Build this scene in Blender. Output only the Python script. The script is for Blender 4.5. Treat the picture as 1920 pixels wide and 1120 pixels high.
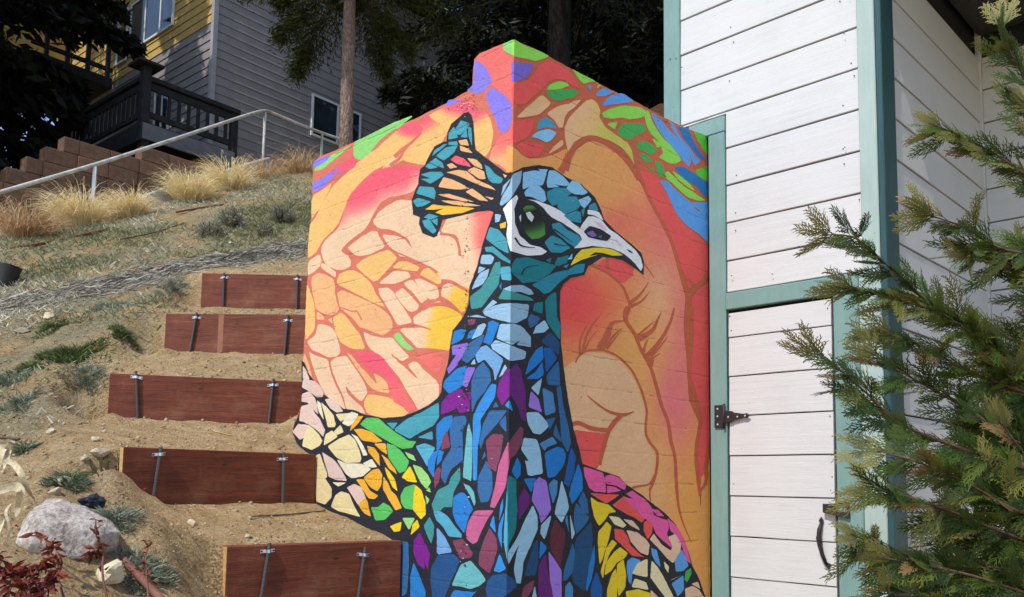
import bpy, bmesh, math, random
import numpy as np
from mathutils import Vector, Matrix, noise as mnoise
for o in list(bpy.data.objects): bpy.data.objects.remove(o)
scene = bpy.context.scene
COL = scene.collection
rnd = random.Random(11)
NR = np.random.default_rng(7)
# ------------------------------------------------------------------ camera
FPX, PITCH, ROLL, HEAD, PPY = 1608.7, .09442, .01395, .77663, 752.8     # focal length in pixels of a 1920 wide picture
def cam_axes():
    cp, sp = math.cos(PITCH), math.sin(PITCH)
    fwd = np.array([math.cos(HEAD)*cp, math.sin(HEAD)*cp, sp])
    right = np.array([math.sin(HEAD), -math.cos(HEAD), 0.])
    up = np.cross(right, fwd)
    return right*math.cos(ROLL)+up*math.sin(ROLL), -right*math.sin(ROLL)+up*math.cos(ROLL), fwd
RT, UP, FW = cam_axes()
CAM = np.array([-2.55952333, -2.53156875, 1.55])
cd = bpy.data.cameras.new('camera'); cam = bpy.data.objects.new('camera', cd); COL.objects.link(cam)
cam.matrix_world = Matrix(((RT[0], UP[0], -FW[0], CAM[0]), (RT[1], UP[1], -FW[1], CAM[1]), (RT[2], UP[2], -FW[2], CAM[2]), (0, 0, 0, 1)))
cd.sensor_width = 36; cd.lens = FPX/1920*36; cd.shift_y = (PPY-560)/1920; cd.clip_start = .05; cd.clip_end = 2000
scene.camera = cam
# ------------------------------------------------------------------ sky, sun, exposure
SUN_EL, SUN_AZ = math.radians(53), math.radians(-7)
sun_dir = Vector((-math.cos(SUN_AZ)*math.cos(SUN_EL), math.sin(SUN_AZ)*math.cos(SUN_EL), math.sin(SUN_EL)))
w = bpy.data.worlds.new('World'); scene.world = w; w.use_nodes = True
nt = w.node_tree; sky = nt.nodes.new('ShaderNodeTexSky'); sky.sky_type = 'NISHITA'; sky.sun_disc = False
sky.sun_elevation = SUN_EL; sky.sun_rotation = math.atan2(sun_dir.x, sun_dir.y); sky.altitude = 1500; sky.dust_density = 1.6
bg = nt.nodes['Background']; bg.inputs['Strength'].default_value = .15
nt.links.new(sky.outputs[0], bg.inputs['Color'])
sd = bpy.data.lights.new('sun', 'SUN'); sd.energy = 2.2; sd.angle = math.radians(.53); sd.color = (1, .96, .895)
so = bpy.data.objects.new('sun', sd); COL.objects.link(so); so.rotation_euler = (-sun_dir).to_track_quat('-Z', 'Y').to_euler()
scene.view_settings.view_transform = 'Standard'; scene.view_settings.look = 'None'
scene.view_settings.exposure = 0.74; scene.view_settings.gamma = 1
scene.render.engine = 'CYCLES'
scene.cycles.max_bounces = 6; scene.cycles.diffuse_bounces = 4; scene.cycles.transparent_max_bounces = 6
# ------------------------------------------------------------------ measuring helpers
def ray(px, py): return RT*((px-960)/FPX)-UP*((py-PPY)/FPX)+FW
def at(px, py, d): return CAM+ray(px, py)*d                       # point at depth d
def on(px, py, ax, val):                                          # point on the plane axis = val
    r = ray(px, py); return CAM+r*((val-CAM[ax])/r[ax])
LAT = np.array([math.sin(HEAD), -math.cos(HEAD)]); DEP = np.array([math.cos(HEAD), math.sin(HEAD)])
def sdxy(x, y):
    q = np.stack([np.asarray(x)-CAM[0], np.asarray(y)-CAM[1]], -1); return q@LAT, q@DEP
def xysd(s, d): return CAM[0]+s*LAT[0]+d*DEP[0], CAM[1]+s*LAT[1]+d*DEP[1]
# ------------------------------------------------------------------ object helpers
def link(name, me, mat=None, parent=None, loc=None, kind=None):
    o = bpy.data.objects.new(name, me); COL.objects.link(o)
    if mat is not None and me is not None and not me.materials: me.materials.append(mat)
    if parent is not None: o.parent = parent
    if loc is not None: o.location = loc
    if kind: o['kind'] = kind
    return o
def pmesh(name, v, f, smooth=False):
    me = bpy.data.meshes.new(name); me.from_pydata([tuple(map(float, p)) for p in v], [], [tuple(map(int, q)) for q in f]); me.update()
    if smooth: me.shade_smooth()
    return me
def npmesh(name, v, f, smooth=False, col=None):
    """v (n,3), f (m,k) arrays; col (n,3) gives a point colour attribute"""
    v = np.asarray(v, np.float32); f = np.asarray(f, np.int32); me = bpy.data.meshes.new(name)
    m, k = f.shape
    me.vertices.add(len(v)); me.vertices.foreach_set('co', v.ravel())
    me.loops.add(m*k); me.loops.foreach_set('vertex_index', f.ravel())
    me.polygons.add(m); me.polygons.foreach_set('loop_start', np.arange(0, m*k, k, dtype=np.int32))
    if smooth: me.polygons.foreach_set('use_smooth', np.ones(m, bool))
    me.update(calc_edges=True); me.validate()
    if col is not None:
        a = me.color_attributes.new('tint', 'FLOAT_COLOR', 'POINT')
        a.data.foreach_set('color', np.concatenate([col, np.ones((len(v), 1))], 1).astype(np.float32).ravel())
    return me
def tag(o, label, cat, group=None):
    o['label'] = label; o['category'] = cat
    if group: o['group'] = group
    return o
def thing(name, label, cat, loc=(0, 0, 0), group=None, rot=None):
    o = bpy.data.objects.new(name, None); COL.objects.link(o); o.location = loc; o.empty_display_size = .1
    if rot is not None: o.rotation_euler = rot
    return tag(o, label, cat, group)
def boxdata(x0, x1, y0, y1, z0, z1):
    v = [(x, y, z) for x in (x0, x1) for y in (y0, y1) for z in (z0, z1)]
    return v, [(0, 1, 3, 2), (4, 6, 7, 5), (0, 4, 5, 1), (2, 3, 7, 6), (0, 2, 6, 4), (1, 5, 7, 3)]
def bevel(me, w, seg=1):
    bm = bmesh.new(); bm.from_mesh(me); bmesh.ops.recalc_face_normals(bm, faces=bm.faces)
    bmesh.ops.bevel(bm, geom=bm.edges[:], offset=w, segments=seg, affect='EDGES', profile=.6); bm.to_mesh(me); bm.free(); return me
def box(name, x0, x1, y0, y1, z0, z1, mat, parent=None, bev=.004):
    v, f = boxdata(x0, x1, y0, y1, z0, z1); me = pmesh(name, v, f)
    if bev: bevel(me, bev)
    return link(name, me, mat, parent)
def joined(name, boxes, mat, parent=None, bev=0):
    V, F = [], []
    for b in boxes:
        v, f = boxdata(*b); n = len(V); V += v; F += [tuple(i+n for i in q) for q in f]
    me = pmesh(name, V, F)
    if bev: bevel(me, bev)
    return link(name, me, mat, parent)
def tube(pts, rad, seg=8, caps=True):
    """tapered tube through pts -> verts, quads"""
    P = [np.array(p, float) for p in pts]; n = len(P); R_ = rad if hasattr(rad, '__len__') else [rad]*n
    V, F = [], []; ref = np.array([.31, .22, .92])
    for i in range(n):
        t = P[min(i+1, n-1)]-P[max(i-1, 0)]; t = t/(np.linalg.norm(t)+1e-9)
        a = np.cross(t, ref); na = np.linalg.norm(a)
        if na < 1e-3: a = np.cross(t, (1, 0, 0)); na = np.linalg.norm(a)
        a /= na; b = np.cross(t, a)
        for k in range(seg):
            g = 2*math.pi*k/seg; V.append(P[i]+(a*math.cos(g)+b*math.sin(g))*R_[i])
    for i in range(n-1):
        for k in range(seg):
            k2 = (k+1) % seg; F.append((i*seg+k, i*seg+k2, (i+1)*seg+k2, (i+1)*seg+k))
    if caps:
        F.append(tuple(range(seg))[::-1]); F.append(tuple((n-1)*seg+k for k in range(seg)))
    return V, F
def tubeobj(name, pts, rad, mat, parent=None, seg=8):
    v, f = tube(pts, rad, seg); return link(name, pmesh(name, v, f, True), mat, parent)
def sm(a, b, x):
    t = np.clip((np.asarray(x, float)-a)/(b-a), 0, 1); return t*t*(3-2*t)
# value noise on arrays
_P = np.random.default_rng(3).random((256, 256))
def vnoise(x, y):
    x = np.asarray(x, float); y = np.asarray(y, float); xi = np.floor(x).astype(int); yi = np.floor(y).astype(int)
    u = x-xi; v = y-yi; u = u*u*(3-2*u); v = v*v*(3-2*v); g = lambda i, j: _P[i & 255, j & 255]
    return (g(xi, yi)*(1-u)+g(xi+1, yi)*u)*(1-v)+(g(xi, yi+1)*(1-u)+g(xi+1, yi+1)*u)*v
def fbm(x, y, o=4):
    t = 0; a = .5
    for i in range(o): t = t+a*(vnoise(x*2**i+17.3*i, y*2**i+5.1*i)-.5); a *= .5
    return t
# ------------------------------------------------------------------ material helpers
def lin(c): return tuple((v/255/12.92 if v/255 <= .04045 else ((v/255+.055)/1.055)**2.4) for v in c)
class Mat:
    def __init__(s, name, rough=.7, spec=.3):
        s.m = bpy.data.materials.new(name); s.m.use_nodes = True; s.t = s.m.node_tree; s.b = s.t.nodes['Principled BSDF']
        s.b.inputs['Roughness'].default_value = rough; s.b.inputs['Specular IOR Level'].default_value = spec; s._co = None
    def n(s, typ, **k):
        x = s.t.nodes.new('ShaderNode'+typ)
        for a, v in k.items(): setattr(x, a, v)
        return x
    def l(s, a, b): s.t.links.new(a, b)
    def co(s, space='Object'):
        if s._co is None: s._co = s.n('TexCoord')
        return s._co.outputs[space]
    def map(s, scale=(1, 1, 1), rot=(0, 0, 0), space='Object'):
        m = s.n('Mapping'); m.inputs['Scale'].default_value = scale; m.inputs['Rotation'].default_value = rot; s.l(s.co(space), m.inputs[0]); return m.outputs[0]
    def noise(s, scale, detail=6, rough=.6, vec=None, dist=0):
        x = s.n('TexNoise'); x.inputs['Scale'].default_value = scale; x.inputs['Detail'].default_value = detail; x.inputs['Roughness'].default_value = rough; x.inputs['Distortion'].default_value = dist
        s.l(vec if vec is not None else s.co(), x.inputs['Vector']); return x.outputs['Fac']
    def vor(s, scale, feat='F1', vec=None, rnd_=1):
        x = s.n('TexVoronoi'); x.feature = feat; x.inputs['Scale'].default_value = scale; x.inputs['Randomness'].default_value = rnd_
        s.l(vec if vec is not None else s.co(), x.inputs['Vector']); return x
    def ramp(s, fac, stops):
        r = s.n('ValToRGB'); e = r.color_ramp.elements
        while len(e) < len(stops): e.new(.5)
        for i, (p, c) in enumerate(stops):
            e[i].position = p; e[i].color = (*c, 1) if len(c) == 3 else c
        s.l(fac, r.inputs[0]); return r.outputs[0]
    def mix(s, fac, a, b, mode='MIX'):
        x = s.n('Mix'); x.data_type = 'RGBA'; x.blend_type = mode
        for sock, v in ((x.inputs[0], fac), (x.inputs[6], a), (x.inputs[7], b)):
            if isinstance(v, (int, float)): sock.default_value = v
            elif isinstance(v, tuple): sock.default_value = (*v, 1) if len(v) == 3 else v
            else: s.l(v, sock)
        return x.outputs[2]
    def math(s, op, a, b=0, c=0):
        x = s.n('Math'); x.operation = op
        for i, v in enumerate((a, b, c)):
            if isinstance(v, (int, float)): x.inputs[i].default_value = v
            else: s.l(v, x.inputs[i])
        return x.outputs[0]
    def attr(s, name): x = s.n('Attribute'); x.attribute_name = name; return x
    def color(s, c):
        if isinstance(c, tuple): s.b.inputs['Base Color'].default_value = (*c, 1)
        else: s.l(c, s.b.inputs['Base Color'])
        return s
    def rough(s, v): s.l(v, s.b.inputs['Roughness']); return s
    def bump(s, h, strength=.4, dist=.01, prev=None):
        x = s.n('Bump'); x.inputs['Strength'].default_value = strength; x.inputs['Distance'].default_value = dist; s.l(h, x.inputs['Height'])
        if prev is not None: s.l(prev, x.inputs['Normal'])
        s.l(x.outputs[0], s.b.inputs['Normal']); return x.outputs[0]
    def rnd(s): return s.n('ObjectInfo').outputs['Random']
# ------------------------------------------------------------------ the mural: paint shapes traced on the two wall faces
# '@ ox oy scale' sets the measuring window, '#' the layer and part, '~' a brush stroke (width start, end), a>b a sprayed blend
MURAL = '''
# 0 painted_ground
@ 0 0 1
Lc 963,76 941,83 920,92 900,100 889,112 887,135 886,160 875,172 835,195 790,217 745,237 700,253 660,268 625,284 600,294 590,303 587,320 586,360 583,420 580,460 577,520 575,560 573,600 570,650 567,680 566,720 566,760 558,780 550,798 549,812 556,830 567,842 578,850 592,856 592,940 592,1190 951,1190 965,560
Rc 963,76 985,84 1010,96 1040,112 1075,132 1120,155 1130,161 1165,178 1200,195 1240,218 1280,238 1300,246 1333,257 1334,440 1332,700 1331,980 1329,1190 950,1190 940,560
# 1 sprayed_cells
@ 840 60 4.667
G 480,108 570,72 600,74 600,209 585,206 530,185 490,160 478,130
S 285,192 480,108 480,160 520,200 565,240 560,300 580,420 600,440 600,660 582,660 560,620 500,560 400,480 385,440 370,380 330,310 250,240
V 235,242 330,310 375,400 375,450 310,520 250,545 215,520 168,512 225,462
V 390,485 500,560 545,620 560,700 545,820 495,890 450,860 410,740 375,690 330,550
V>K 0,660,180,660 0,600 60,592 150,610 220,640 205,690 150,715 20,830 0,850 -60,760
@ 760 200 4
S>O 700,240,700,440 700,240 750,210 810,160 810,400 790,500 700,430 630,410 650,330
K>Y 540,40,570,150 500,40 600,40 640,100 660,200 640,320 600,380 530,320 510,100
@ 480 0 4
G 735,1070 870,1005 1040,920 1190,864 1080,950 990,1000 920,1060 870,1120 850,1160 810,1180 780,1200 735,1180
K>Y 1250,900,1330,1010 1000,1150 1080,1020 1180,950 1290,870 1400,810 1500,780 1640,770 1640,860 1580,850 1500,900 1440,980 1400,1060 1340,1120 1300,1160 1240,1200 1180,1180 1100,1200 1020,1250 960,1310 900,1360
K>Y 1480,800,1440,900 1290,872 1400,812 1500,785 1640,775 1640,855 1580,850 1500,900 1450,970
@ 560 240 4.667
K>Y 960,20,930,110 870,20 1000,-60 1090,0 1075,50 980,130 900,190 850,230 760,320 660,370 590,430 520,500 450,580 420,650 380,760 350,830 310,890 230,960 190,1020 150,1090 100,1130 82,1130 100,850 150,790 220,650 300,510 400,420 500,320 600,240 680,190 800,80
Y 295,480 260,560 190,700 110,800 120,600 230,530
V>K 250,440,400,310 128,480 200,450 290,380 320,350 420,290 480,240 510,300 490,345 380,395 330,410 250,480 210,520 128,570
V 180,272 290,237 250,290 190,330 140,355 130,320 145,290
G 290,237 470,152 400,200 330,260 270,310 200,365 140,375 150,350 250,290
K>P 520,600,620,800 760,350 860,340 960,335 1060,350 1070,380 1050,500 1000,560 900,590 800,600 720,650 660,740 625,810 580,890 500,945 420,1010 365,1080 430,1120 458,1170 450,1215 400,1240 335,1240 260,1210 220,1160 200,1090 205,1040 240,980 310,920 350,880 380,800 410,700 440,620 480,560 560,480 640,400 700,370
Y 890,270 940,190 1020,140 1120,85 1180,60 1180,330 1070,320 960,300
P 750,330 820,270 890,200 850,290 800,320
@ 0 0 1
P 774,377 748,375 727,386 710,399 699,416 710,428 731,430 749,437 766,448 774,466 759,449 744,443 716,440 729,461 742,471 764,480 790,492 815,503 840,526 850,530 868,536 882,540 888,520 880,500 862,480 862,470 855,445 830,438 810,430 790,400
P>S 872,430,905,424 826,436 858,440 866,480 880,510 884,520 896,500 906,470 930,398 900,394 840,408
@ 560 460 4.667
P 85,145 180,80 200,130 185,185 130,235 82,262
P 205,155 260,185 325,235 325,285 195,195
O 170,245 230,255 300,295 320,360 315,420 330,490 355,560 330,590 290,610 240,605 190,580 150,550 130,440 115,340 120,280
Y 78,340 105,420 130,500 145,600 140,740 65,830 60,740 65,560 70,420
Y 335,315 360,255 420,225 480,220 560,265 620,320 650,370 680,440 760,545 650,500 560,450 460,400 350,345
Y 500,180 590,110 700,70 790,40 865,110 800,190 670,330 560,240
O 340,420 380,395 470,430 600,490 700,540 780,600 820,670 820,730 740,790 660,760 560,720 540,720 480,640 380,560 360,520 345,460
P 430,23 480,-17 560,-77 640,-120 685,-115 700,-80 760,15 620,80 530,95 490,80
P 868,75 945,108 890,97
Y 300,640 370,590 410,620 470,700 540,790 585,910 470,905 370,850 330,770
P 75,845 150,790 170,700 200,690 280,715 320,760 350,860 365,940 330,975 260,980 180,940 120,915
O 165,580 215,620 225,650 160,650
O 260,650 290,640 295,690
G 830,795 870,765 900,790 940,850 1010,910 960,920 900,880
P 565,755 640,795 740,815 820,810 870,870 920,930 970,975 910,1015 860,985 815,955 850,1000 900,1070 940,1120 880,1150 800,1060 730,975 630,910 595,850
K 480,945 620,930 680,945 740,985 800,1070 850,1150 700,1120 600,1090
@ 680 420 4.667
Y 260,385 320,330 400,335 500,380 480,415 390,405
P 140,520 220,460 270,415 390,420 420,460 370,490 270,525
Y 500,440 540,400 580,385 640,440 705,505 660,530 590,490
P 145,565 220,560 270,600 300,660 360,740 425,840 425,865 310,890 260,800 190,680 150,620
P 285,610 350,562 400,610 495,710 480,750 430,770 390,750 330,680
P 360,525 430,485 490,560 570,655 515,695 450,610
P 450,490 500,480 570,510 660,560 665,640 640,655 580,660 510,580
P>W 720,600,800,640 705,545 750,520 830,540 925,600 925,660 900,760 860,770 780,700 700,660 690,610
P>W 720,440,860,440 860,470 880,390 950,480 935,580 870,555 770,510 700,500 640,420
P>W 540,830,650,850 445,820 500,780 600,730 690,720 770,740 870,800 850,880 800,930 770,990 760,1110 690,1095 560,1085 480,1085 420,1020 320,920 510,910 600,925 540,895 450,870
P 620,690 670,680 690,690
@ 540 660 4
O 125,10 160,100 180,195 165,200 130,100 115,75
P 160,0 205,30 300,60 315,140 350,240 400,340 430,430 410,430 360,380 290,330 250,260 215,180 180,80
P 320,80 360,45 435,30 480,90 540,180 575,240 598,305 560,365 535,362 470,300 430,250 440,310 500,370 550,410 580,460 540,455 440,430 420,340 380,250 345,170
Y 570,390 600,320 680,330 760,345 850,395 910,450 860,490 720,495 600,465
O 440,0 480,30 540,110 600,170 660,240 672,230 640,160 700,190 740,230 760,310 700,300 640,280 600,240 540,150 480,60
K>S 640,60,900,400 480,20 600,10 680,30 720,70 790,160 870,290 960,425 900,455 860,410 790,370 760,290 740,210 700,170 640,150 590,110 530,50
P 720,20 780,60 830,80 880,120 950,190 980,205 900,100 940,75 970,80 1020,140 1130,230 1130,350 1060,390 980,435 960,400 900,300 830,180 770,80
S 980,40 1040,15 1120,20 1150,40 1140,160 1080,140 1030,90
@ 840 60 4.667
g1 585,70 640,105 700,133 800,172 888,215 770,255 690,235 560,208 560,80
VR 560,255 640,275 745,285 720,350 680,400 600,430 560,435
red 560,475 680,440 750,370 790,300 850,270 930,260 1020,320 1090,400 1120,440 1120,460 1060,430 960,405 880,430 820,500 740,570 670,630 560,637
g1 860,510 890,465 960,435 1040,450 1060,470 980,500
g2 860,520 980,510 1120,500 1060,570 980,605 900,585
PR 600,750 660,690 740,620 820,550 895,620 880,650 800,720 700,740
red 560,792 680,770 750,765 740,850 690,920 640,950 560,980
tbl 775,850 800,780 850,745 910,780 950,850 880,830 820,845
lbR 730,915 800,870 880,850 950,885 900,950 860,965 800,935
PR 865,715 960,650 1120,620 1060,680 1020,740 1000,840 970,840 930,770
red 600,1000 650,970 720,965 840,1000 800,1090 700,1095 640,1060
PR 870,1070 920,1010 1000,945 1010,990 930,1040
@ 0 0 1
OR 950,272 966,279 974,288 990,298 1010,298 1040,291 1062,278 1063,300 1055,340 1000,330 950,330
@ 1060 60 4
PR>lime 80,650,330,760 -5,720 25,650 80,590 150,520 200,505 240,540 260,600 250,640 300,720 400,790 470,840 500,900 520,1020 530,1040 500,960 430,870 330,810 240,790 180,785 100,830 20,910 0,800
PR 0,560 60,520 120,510 60,570 0,610
g1 45,272 100,310 230,372 180,375 130,390
g1 240,400 272,402 240,420
g2 0,450 40,430 100,455 60,490 0,500
red 0,262 30,300 110,420 60,400 0,370
bl 165,410 195,405 190,440
bl 225,465 290,418 360,455 290,480 240,480
bl 275,555 310,500 370,470 430,462 520,525 400,535
g1 275,610 330,580 430,555 560,565 610,600 580,640 480,655 430,640 340,650 290,640
g1 310,690 390,675 370,730
g2 385,760 430,685 590,690 600,740 510,790 470,815
g1 590,600 620,590 650,680 730,800 790,850 870,960 830,985 780,985 700,940 740,910 700,820 640,760 610,700
bl 640,602 700,642 760,720 850,810 920,900 940,970 925,1010 880,960 820,880 740,790 680,700
bl 770,667 810,690 850,780 920,860 960,920 1010,970 970,1000 940,930 880,840 820,760
db 840,712 920,730 950,800 1000,890 1055,960 1030,965 960,890 890,800
g3 960,745 1092,796 1092,960 1040,890 1000,820
g2 530,860 560,815 640,840 690,890 640,920 580,890
g2 545,915 600,920 655,970 610,980
g2 670,960 720,990 745,1070 720,1090 690,1050
g2 610,1005 660,1030 660,1050
g1 650,790 720,850 690,870
g3 975,1040 1092,1000 1092,1130 1050,1110 1000,1080
db 815,1015 880,1010 960,1060 1040,1120 1090,1150 1090,1250 1030,1220 980,1150 920,1120 860,1080
g1 760,1040 850,1120 760,1100
@ 1060 320 4
* -20,-20 20,-60 70,-150 190,-230 280,-200 380,-140 450,-60 520,40 560,90 620,220 700,370 770,490 810,620 850,760 890,880 900,960 890,1060 890,1170 900,1300 910,1460 920,1600 940,1720 1000,1880 980,2000 970,2120 980,2170 1000,2300 1010,2440 1020,2300 1050,2250 1070,2150 1086,2080 1086,3300 -60,3300 -60,400
red 550,0 640,20 700,70 740,150 790,240 830,330 900,420 1000,490 1040,540 1084,600 1085,730 1040,780 980,860 900,790 870,720 840,620 800,500 720,370 640,220 580,90
red 900,810 950,858 930,885
red>red 0,0,1,1 1085,840 1000,890 950,960 950,1100 962,1160 955,1300 945,1460 945,1540 960,1620 1000,1740 1015,1860 1000,2000 985,2160 988,2220 1000,2330 1045,2260 1050,2160 1055,2110 1085,2040
bl 705,75 760,80 830,150 900,210 940,240 990,310 1020,310 970,270 950,240 1060,240 1086,240 1086,580 1060,530 1000,470 910,410 840,330 800,250 750,140
g1 750,10 800,40 850,90 900,130 980,180 1050,225 1000,225 920,200 860,150 800,90 755,60
g1 800,0 860,40 940,110 970,160 900,110 830,50
g2 690,20 720,0 745,10 735,50
red 230,710 300,660 420,670 520,720 500,790 430,845 380,830 300,750
@ 1060 580 4
P2 90,370 150,330 240,325 310,335 400,385 470,460 510,520 560,640 600,760 590,900 610,1000 660,1080 680,1120 670,1100 650,1240 610,1310 510,1340 440,1290 380,1240 260,1200 100,1190 30,780 -30,600 -60,480
red 55,905 200,925 310,930 290,1000 260,1120 240,1200 150,1190 60,1040
# 2 painted_outlines
@ 560 460 4.667
~L 8 14 370,545 470,580 510,580 555,655
~L 14 6 815,955 860,1000
@ 760 200 4
~L 8 4 -60,1000 -20,990 20,1010 50,1060
~L 20 18 260,955 340,965 385,1000 405,1060 408,1120
@ 480 0 4
~L 10 30 1240,1000 1180,1060 1100,1120 1040,1180
@ 560 240 4.667
~L 5 34 1078,40 1000,110 930,190 880,270 800,330
@ 680 420 4.667
~L 34 20 690,500 780,510 870,560 930,590
~L 30 8 690,650 780,700 870,790
~L 26 8 440,900 520,900 600,928
@ 1060 60 4
~R 48 36 0,1040 30,930 100,830 190,797 290,825 400,900 490,1000 550,1110
@ 930 300 4
~R 60 50 545,-40 520,30 480,90
@ 1060 320 4
~R 22 16 310,640 318,745
~R 16 26 180,705 300,760 420,860 470,970 480,1020 455,1090 445,1130
~R 34 3 475,1000 560,930 625,835
~R 26 3 490,1020 570,980 632,908
~R 14 5 580,690 620,740 665,805
~R 22 30 535,-20 620,190 720,380 790,520 850,720 900,900 920,960
~R 50 34 925,900 920,960 925,1060 925,1120
~R 30 40 1090,740 1020,840 925,920
~R 16 20 875,780 960,865
@ 1060 580 4
~R 30 24 465,-20 445,40 460,100 520,190 560,290 620,400 650,470 690,610 720,720 770,850 790,990 815,1080 825,1160 830,1300
~R 26 6 830,1280 845,1460 880,1600 945,1750
~R 12 22 75,400 95,360 150,315 230,305 310,315 400,360 490,450 540,540 580,640 608,760 600,900 620,980 680,1060 690,1120 680,1220 660,1290 630,1360
~R 14 10 635,1340 632,1400 640,1440
~R 16 14 500,1340 560,1325 630,1310 670,1240
~R 8 26 165,650 250,720 330,770 400,790
~R 40 26 420,790 350,870 310,950 280,1060 255,1170
~R 36 8 400,795 460,788 512,768
~R 30 34 50,865 100,855 200,895 320,910
~R 26 2 130,325 150,220 200,120 275,28
~R 18 2 108,345 112,220 182,85
~R 14 2 140,320 180,230 235,165
~R 70 4 260,300 310,200 350,105 438,88
~R 30 2 300,290 360,200 430,138
~R 16 2 310,300 370,220 412,165
~R 20 4 530,205 620,130 668,85
~R 46 4 550,225 650,160 690,80 720,18
~R 26 4 585,320 600,260 622,222
~R 40 12 610,350 700,250 780,110 815,-10
~R 24 3 640,355 710,280 766,203
~R 14 3 650,370 712,328
R 580,350 665,372 645,450 610,400
~R 18 16 905,-20 895,100 905,260 920,420 925,560 940,690 1005,840
~R 34 24 945,-20 945,200 930,400 930,520 970,640 1008,800 1005,900 985,1000 980,1120 990,1250 1010,1400
~R 12 3 1010,1390 1013,1480
~R 40 20 1088,1005 1065,1080 1055,1180 1050,1300 1005,1370
# 3 peacock_silhouette
@ 0 0 1
B 945,340 959,325 980,314 1010,309.5 1035,314 1065,335 1090,346 1115,370 1127,395 1132,412 1155,435 1180,455 1202,475 1207,490 1206,516 1185,500 1167,488 1150,485 1130,482 1110,495 1102,500 1095,516 1070,522 1057,532 1050,545 1049,580 1051,620 1051,640 1055,675 1059,712 1067,762 1075,805 1085,840 1092,870 1130,884 1160,894 1175,910 1200,926 1220,942 1245,961 1267,984 1282,1011 1292,1040 1297,1060 1310,1085 1322,1120 1330,1145 1330,1190 594,1190 594,860 578,851 567,842 556,830 549,812 551,798 560,780 566,760 566,676 572,681 580,702 587,711 597,719 607,740 615,745 630,754 644,767 665,769 682,777 720,784 755,781 780,772 805,760 820,747 827,737 830,715 837,692 842,672 845,645 849,620 865,600 874,585 879,570 881,537 895,500 905,460 912,437 920,415 926,397 940,360
@ 760 200 4
B 345,130 400,85 440,50 470,42 495,60 510,110 520,220 525,320 600,380 680,440 760,500 800,490 790,560 740,640 700,740 690,810 640,780 540,790 450,810 330,840 280,850 265,900 240,970 215,985 130,950 105,880 110,830 60,810 50,700 85,610 100,580 100,540 115,470 150,440 180,370 220,300 290,265 310,260 320,190
# 4 peacock_crest
T 385,165 420,110 480,130 460,170 410,210
T 330,245 335,195 380,215 395,230
T 345,185 365,160 400,205 385,215
T 420,225 460,180 465,230
T 475,150 495,170 500,300 480,220
T 330,270 385,265 390,285 330,285
T 200,370 225,330 290,290 320,285 240,340
T 240,370 310,310 390,295 365,340 320,380 290,400
T 190,420 230,390 280,430 290,460 240,440
T 160,450 180,430 250,460 190,465
T 120,510 200,495 270,495 285,515 240,545 190,575 120,540 190,545
T 90,650 110,605 210,610 225,640 220,690 160,670
T 65,710 95,690 190,715 130,745 90,750
T 145,830 180,810 245,825 190,845
T 135,860 180,850 230,930 210,950 150,900
T 200,855 240,845 240,890
O 405,260 460,250 475,290 420,285
O 415,300 470,320 505,355 420,330
K 350,400 380,375 430,390 480,430 490,450 440,440 380,420
O 470,390 530,400 570,440 575,465 520,440
O 320,440 350,430 385,455 340,462
O 310,490 400,480 460,490 530,550 640,600 680,635 600,600 500,560 400,515
O 470,480 520,460 590,490 600,540 560,540
O 255,600 290,535 350,550 430,590 480,615 400,620 320,610
O 460,640 500,620 560,660 620,710 560,700
O 600,670 660,690 650,697
O 245,655 330,660 430,690 520,720 430,705 320,680
O 270,700 400,715 500,735 570,750 450,745 330,725
YO 150,770 210,740 300,750 450,760 525,770 430,795 280,810 235,795 290,770 220,770
T 600,440 630,460 680,520 710,575 660,570 630,550
T 660,490 730,545 720,570 690,530
O 740,510 760,520 750,530
lb 680,810 715,815 705,860 680,865
YO 715,885 755,870 750,905 720,910
# 4 peacock_head
T 640,910 700,930 760,1000 775,1100 700,1060 610,990
@ 930 300 4
lb 35,270 60,200 120,140 60,230
lb 35,330 60,260 110,190 130,110 190,85 175,170 100,300 45,340
lbR 205,100 280,85 375,95 345,190 270,185 200,220
lbR 320,72 380,75 375,88 330,80
lbR 380,170 400,85 440,85 500,130 550,185 520,192 430,180 470,202 390,205
lbR 530,210 570,160 620,180 680,245 650,260 590,255 540,230
lbR 215,245 260,195 320,200 360,240 370,300 350,315 270,275 220,270
tR 385,240 440,215 520,215 560,250 500,290 470,330 420,340 385,290
tR 460,350 520,280 600,280 630,340 600,370 510,405
tR 510,420 600,385 630,400 632,470 560,455
lbR 620,305 690,275 710,300 660,360 630,330
tR 640,380 660,370 650,430
tR 700,345 740,325 760,380 700,365
wh 60,370 100,320 150,270 160,290 130,370 135,480 170,570 250,640 330,660 375,690 340,710 240,715 140,690 115,680 95,620 85,560 95,480 70,400
wh 220,298 300,308 390,345 450,370 500,400 560,470 630,520 640,500 690,430 730,430 780,450 840,520 900,560 960,610 1040,680 1080,740 1095,800 1085,830 1040,770 960,700 870,660 720,640 640,655 590,660 620,620 650,600 630,560 560,510 500,470 420,430 370,380 300,330 240,315
wh 690,380 740,385 770,400 800,460 740,415 690,405
tR 420,485 470,475 530,530 610,570 635,600 590,650 540,620 470,560 430,520
tR 365,620 420,570 480,600 550,660 480,695 410,690
td 120,790 150,745 230,735 310,760 420,790 440,800 400,850 300,910 200,920 150,870 115,840
td 440,790 460,740 540,720 525,770 470,790
td 380,755 410,740 400,770
YR 560,790 600,720 640,680 720,665 800,665 880,680 950,720 880,715 780,690 740,690 690,720 770,715 640,745
tb 275,940 340,900 440,850 540,830 600,790 660,785 650,840 540,860 480,910 400,990 360,1000 310,960
tR 505,800 540,785 525,805
lbR 540,745 575,705 565,740
# 5 peacock_eye
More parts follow.
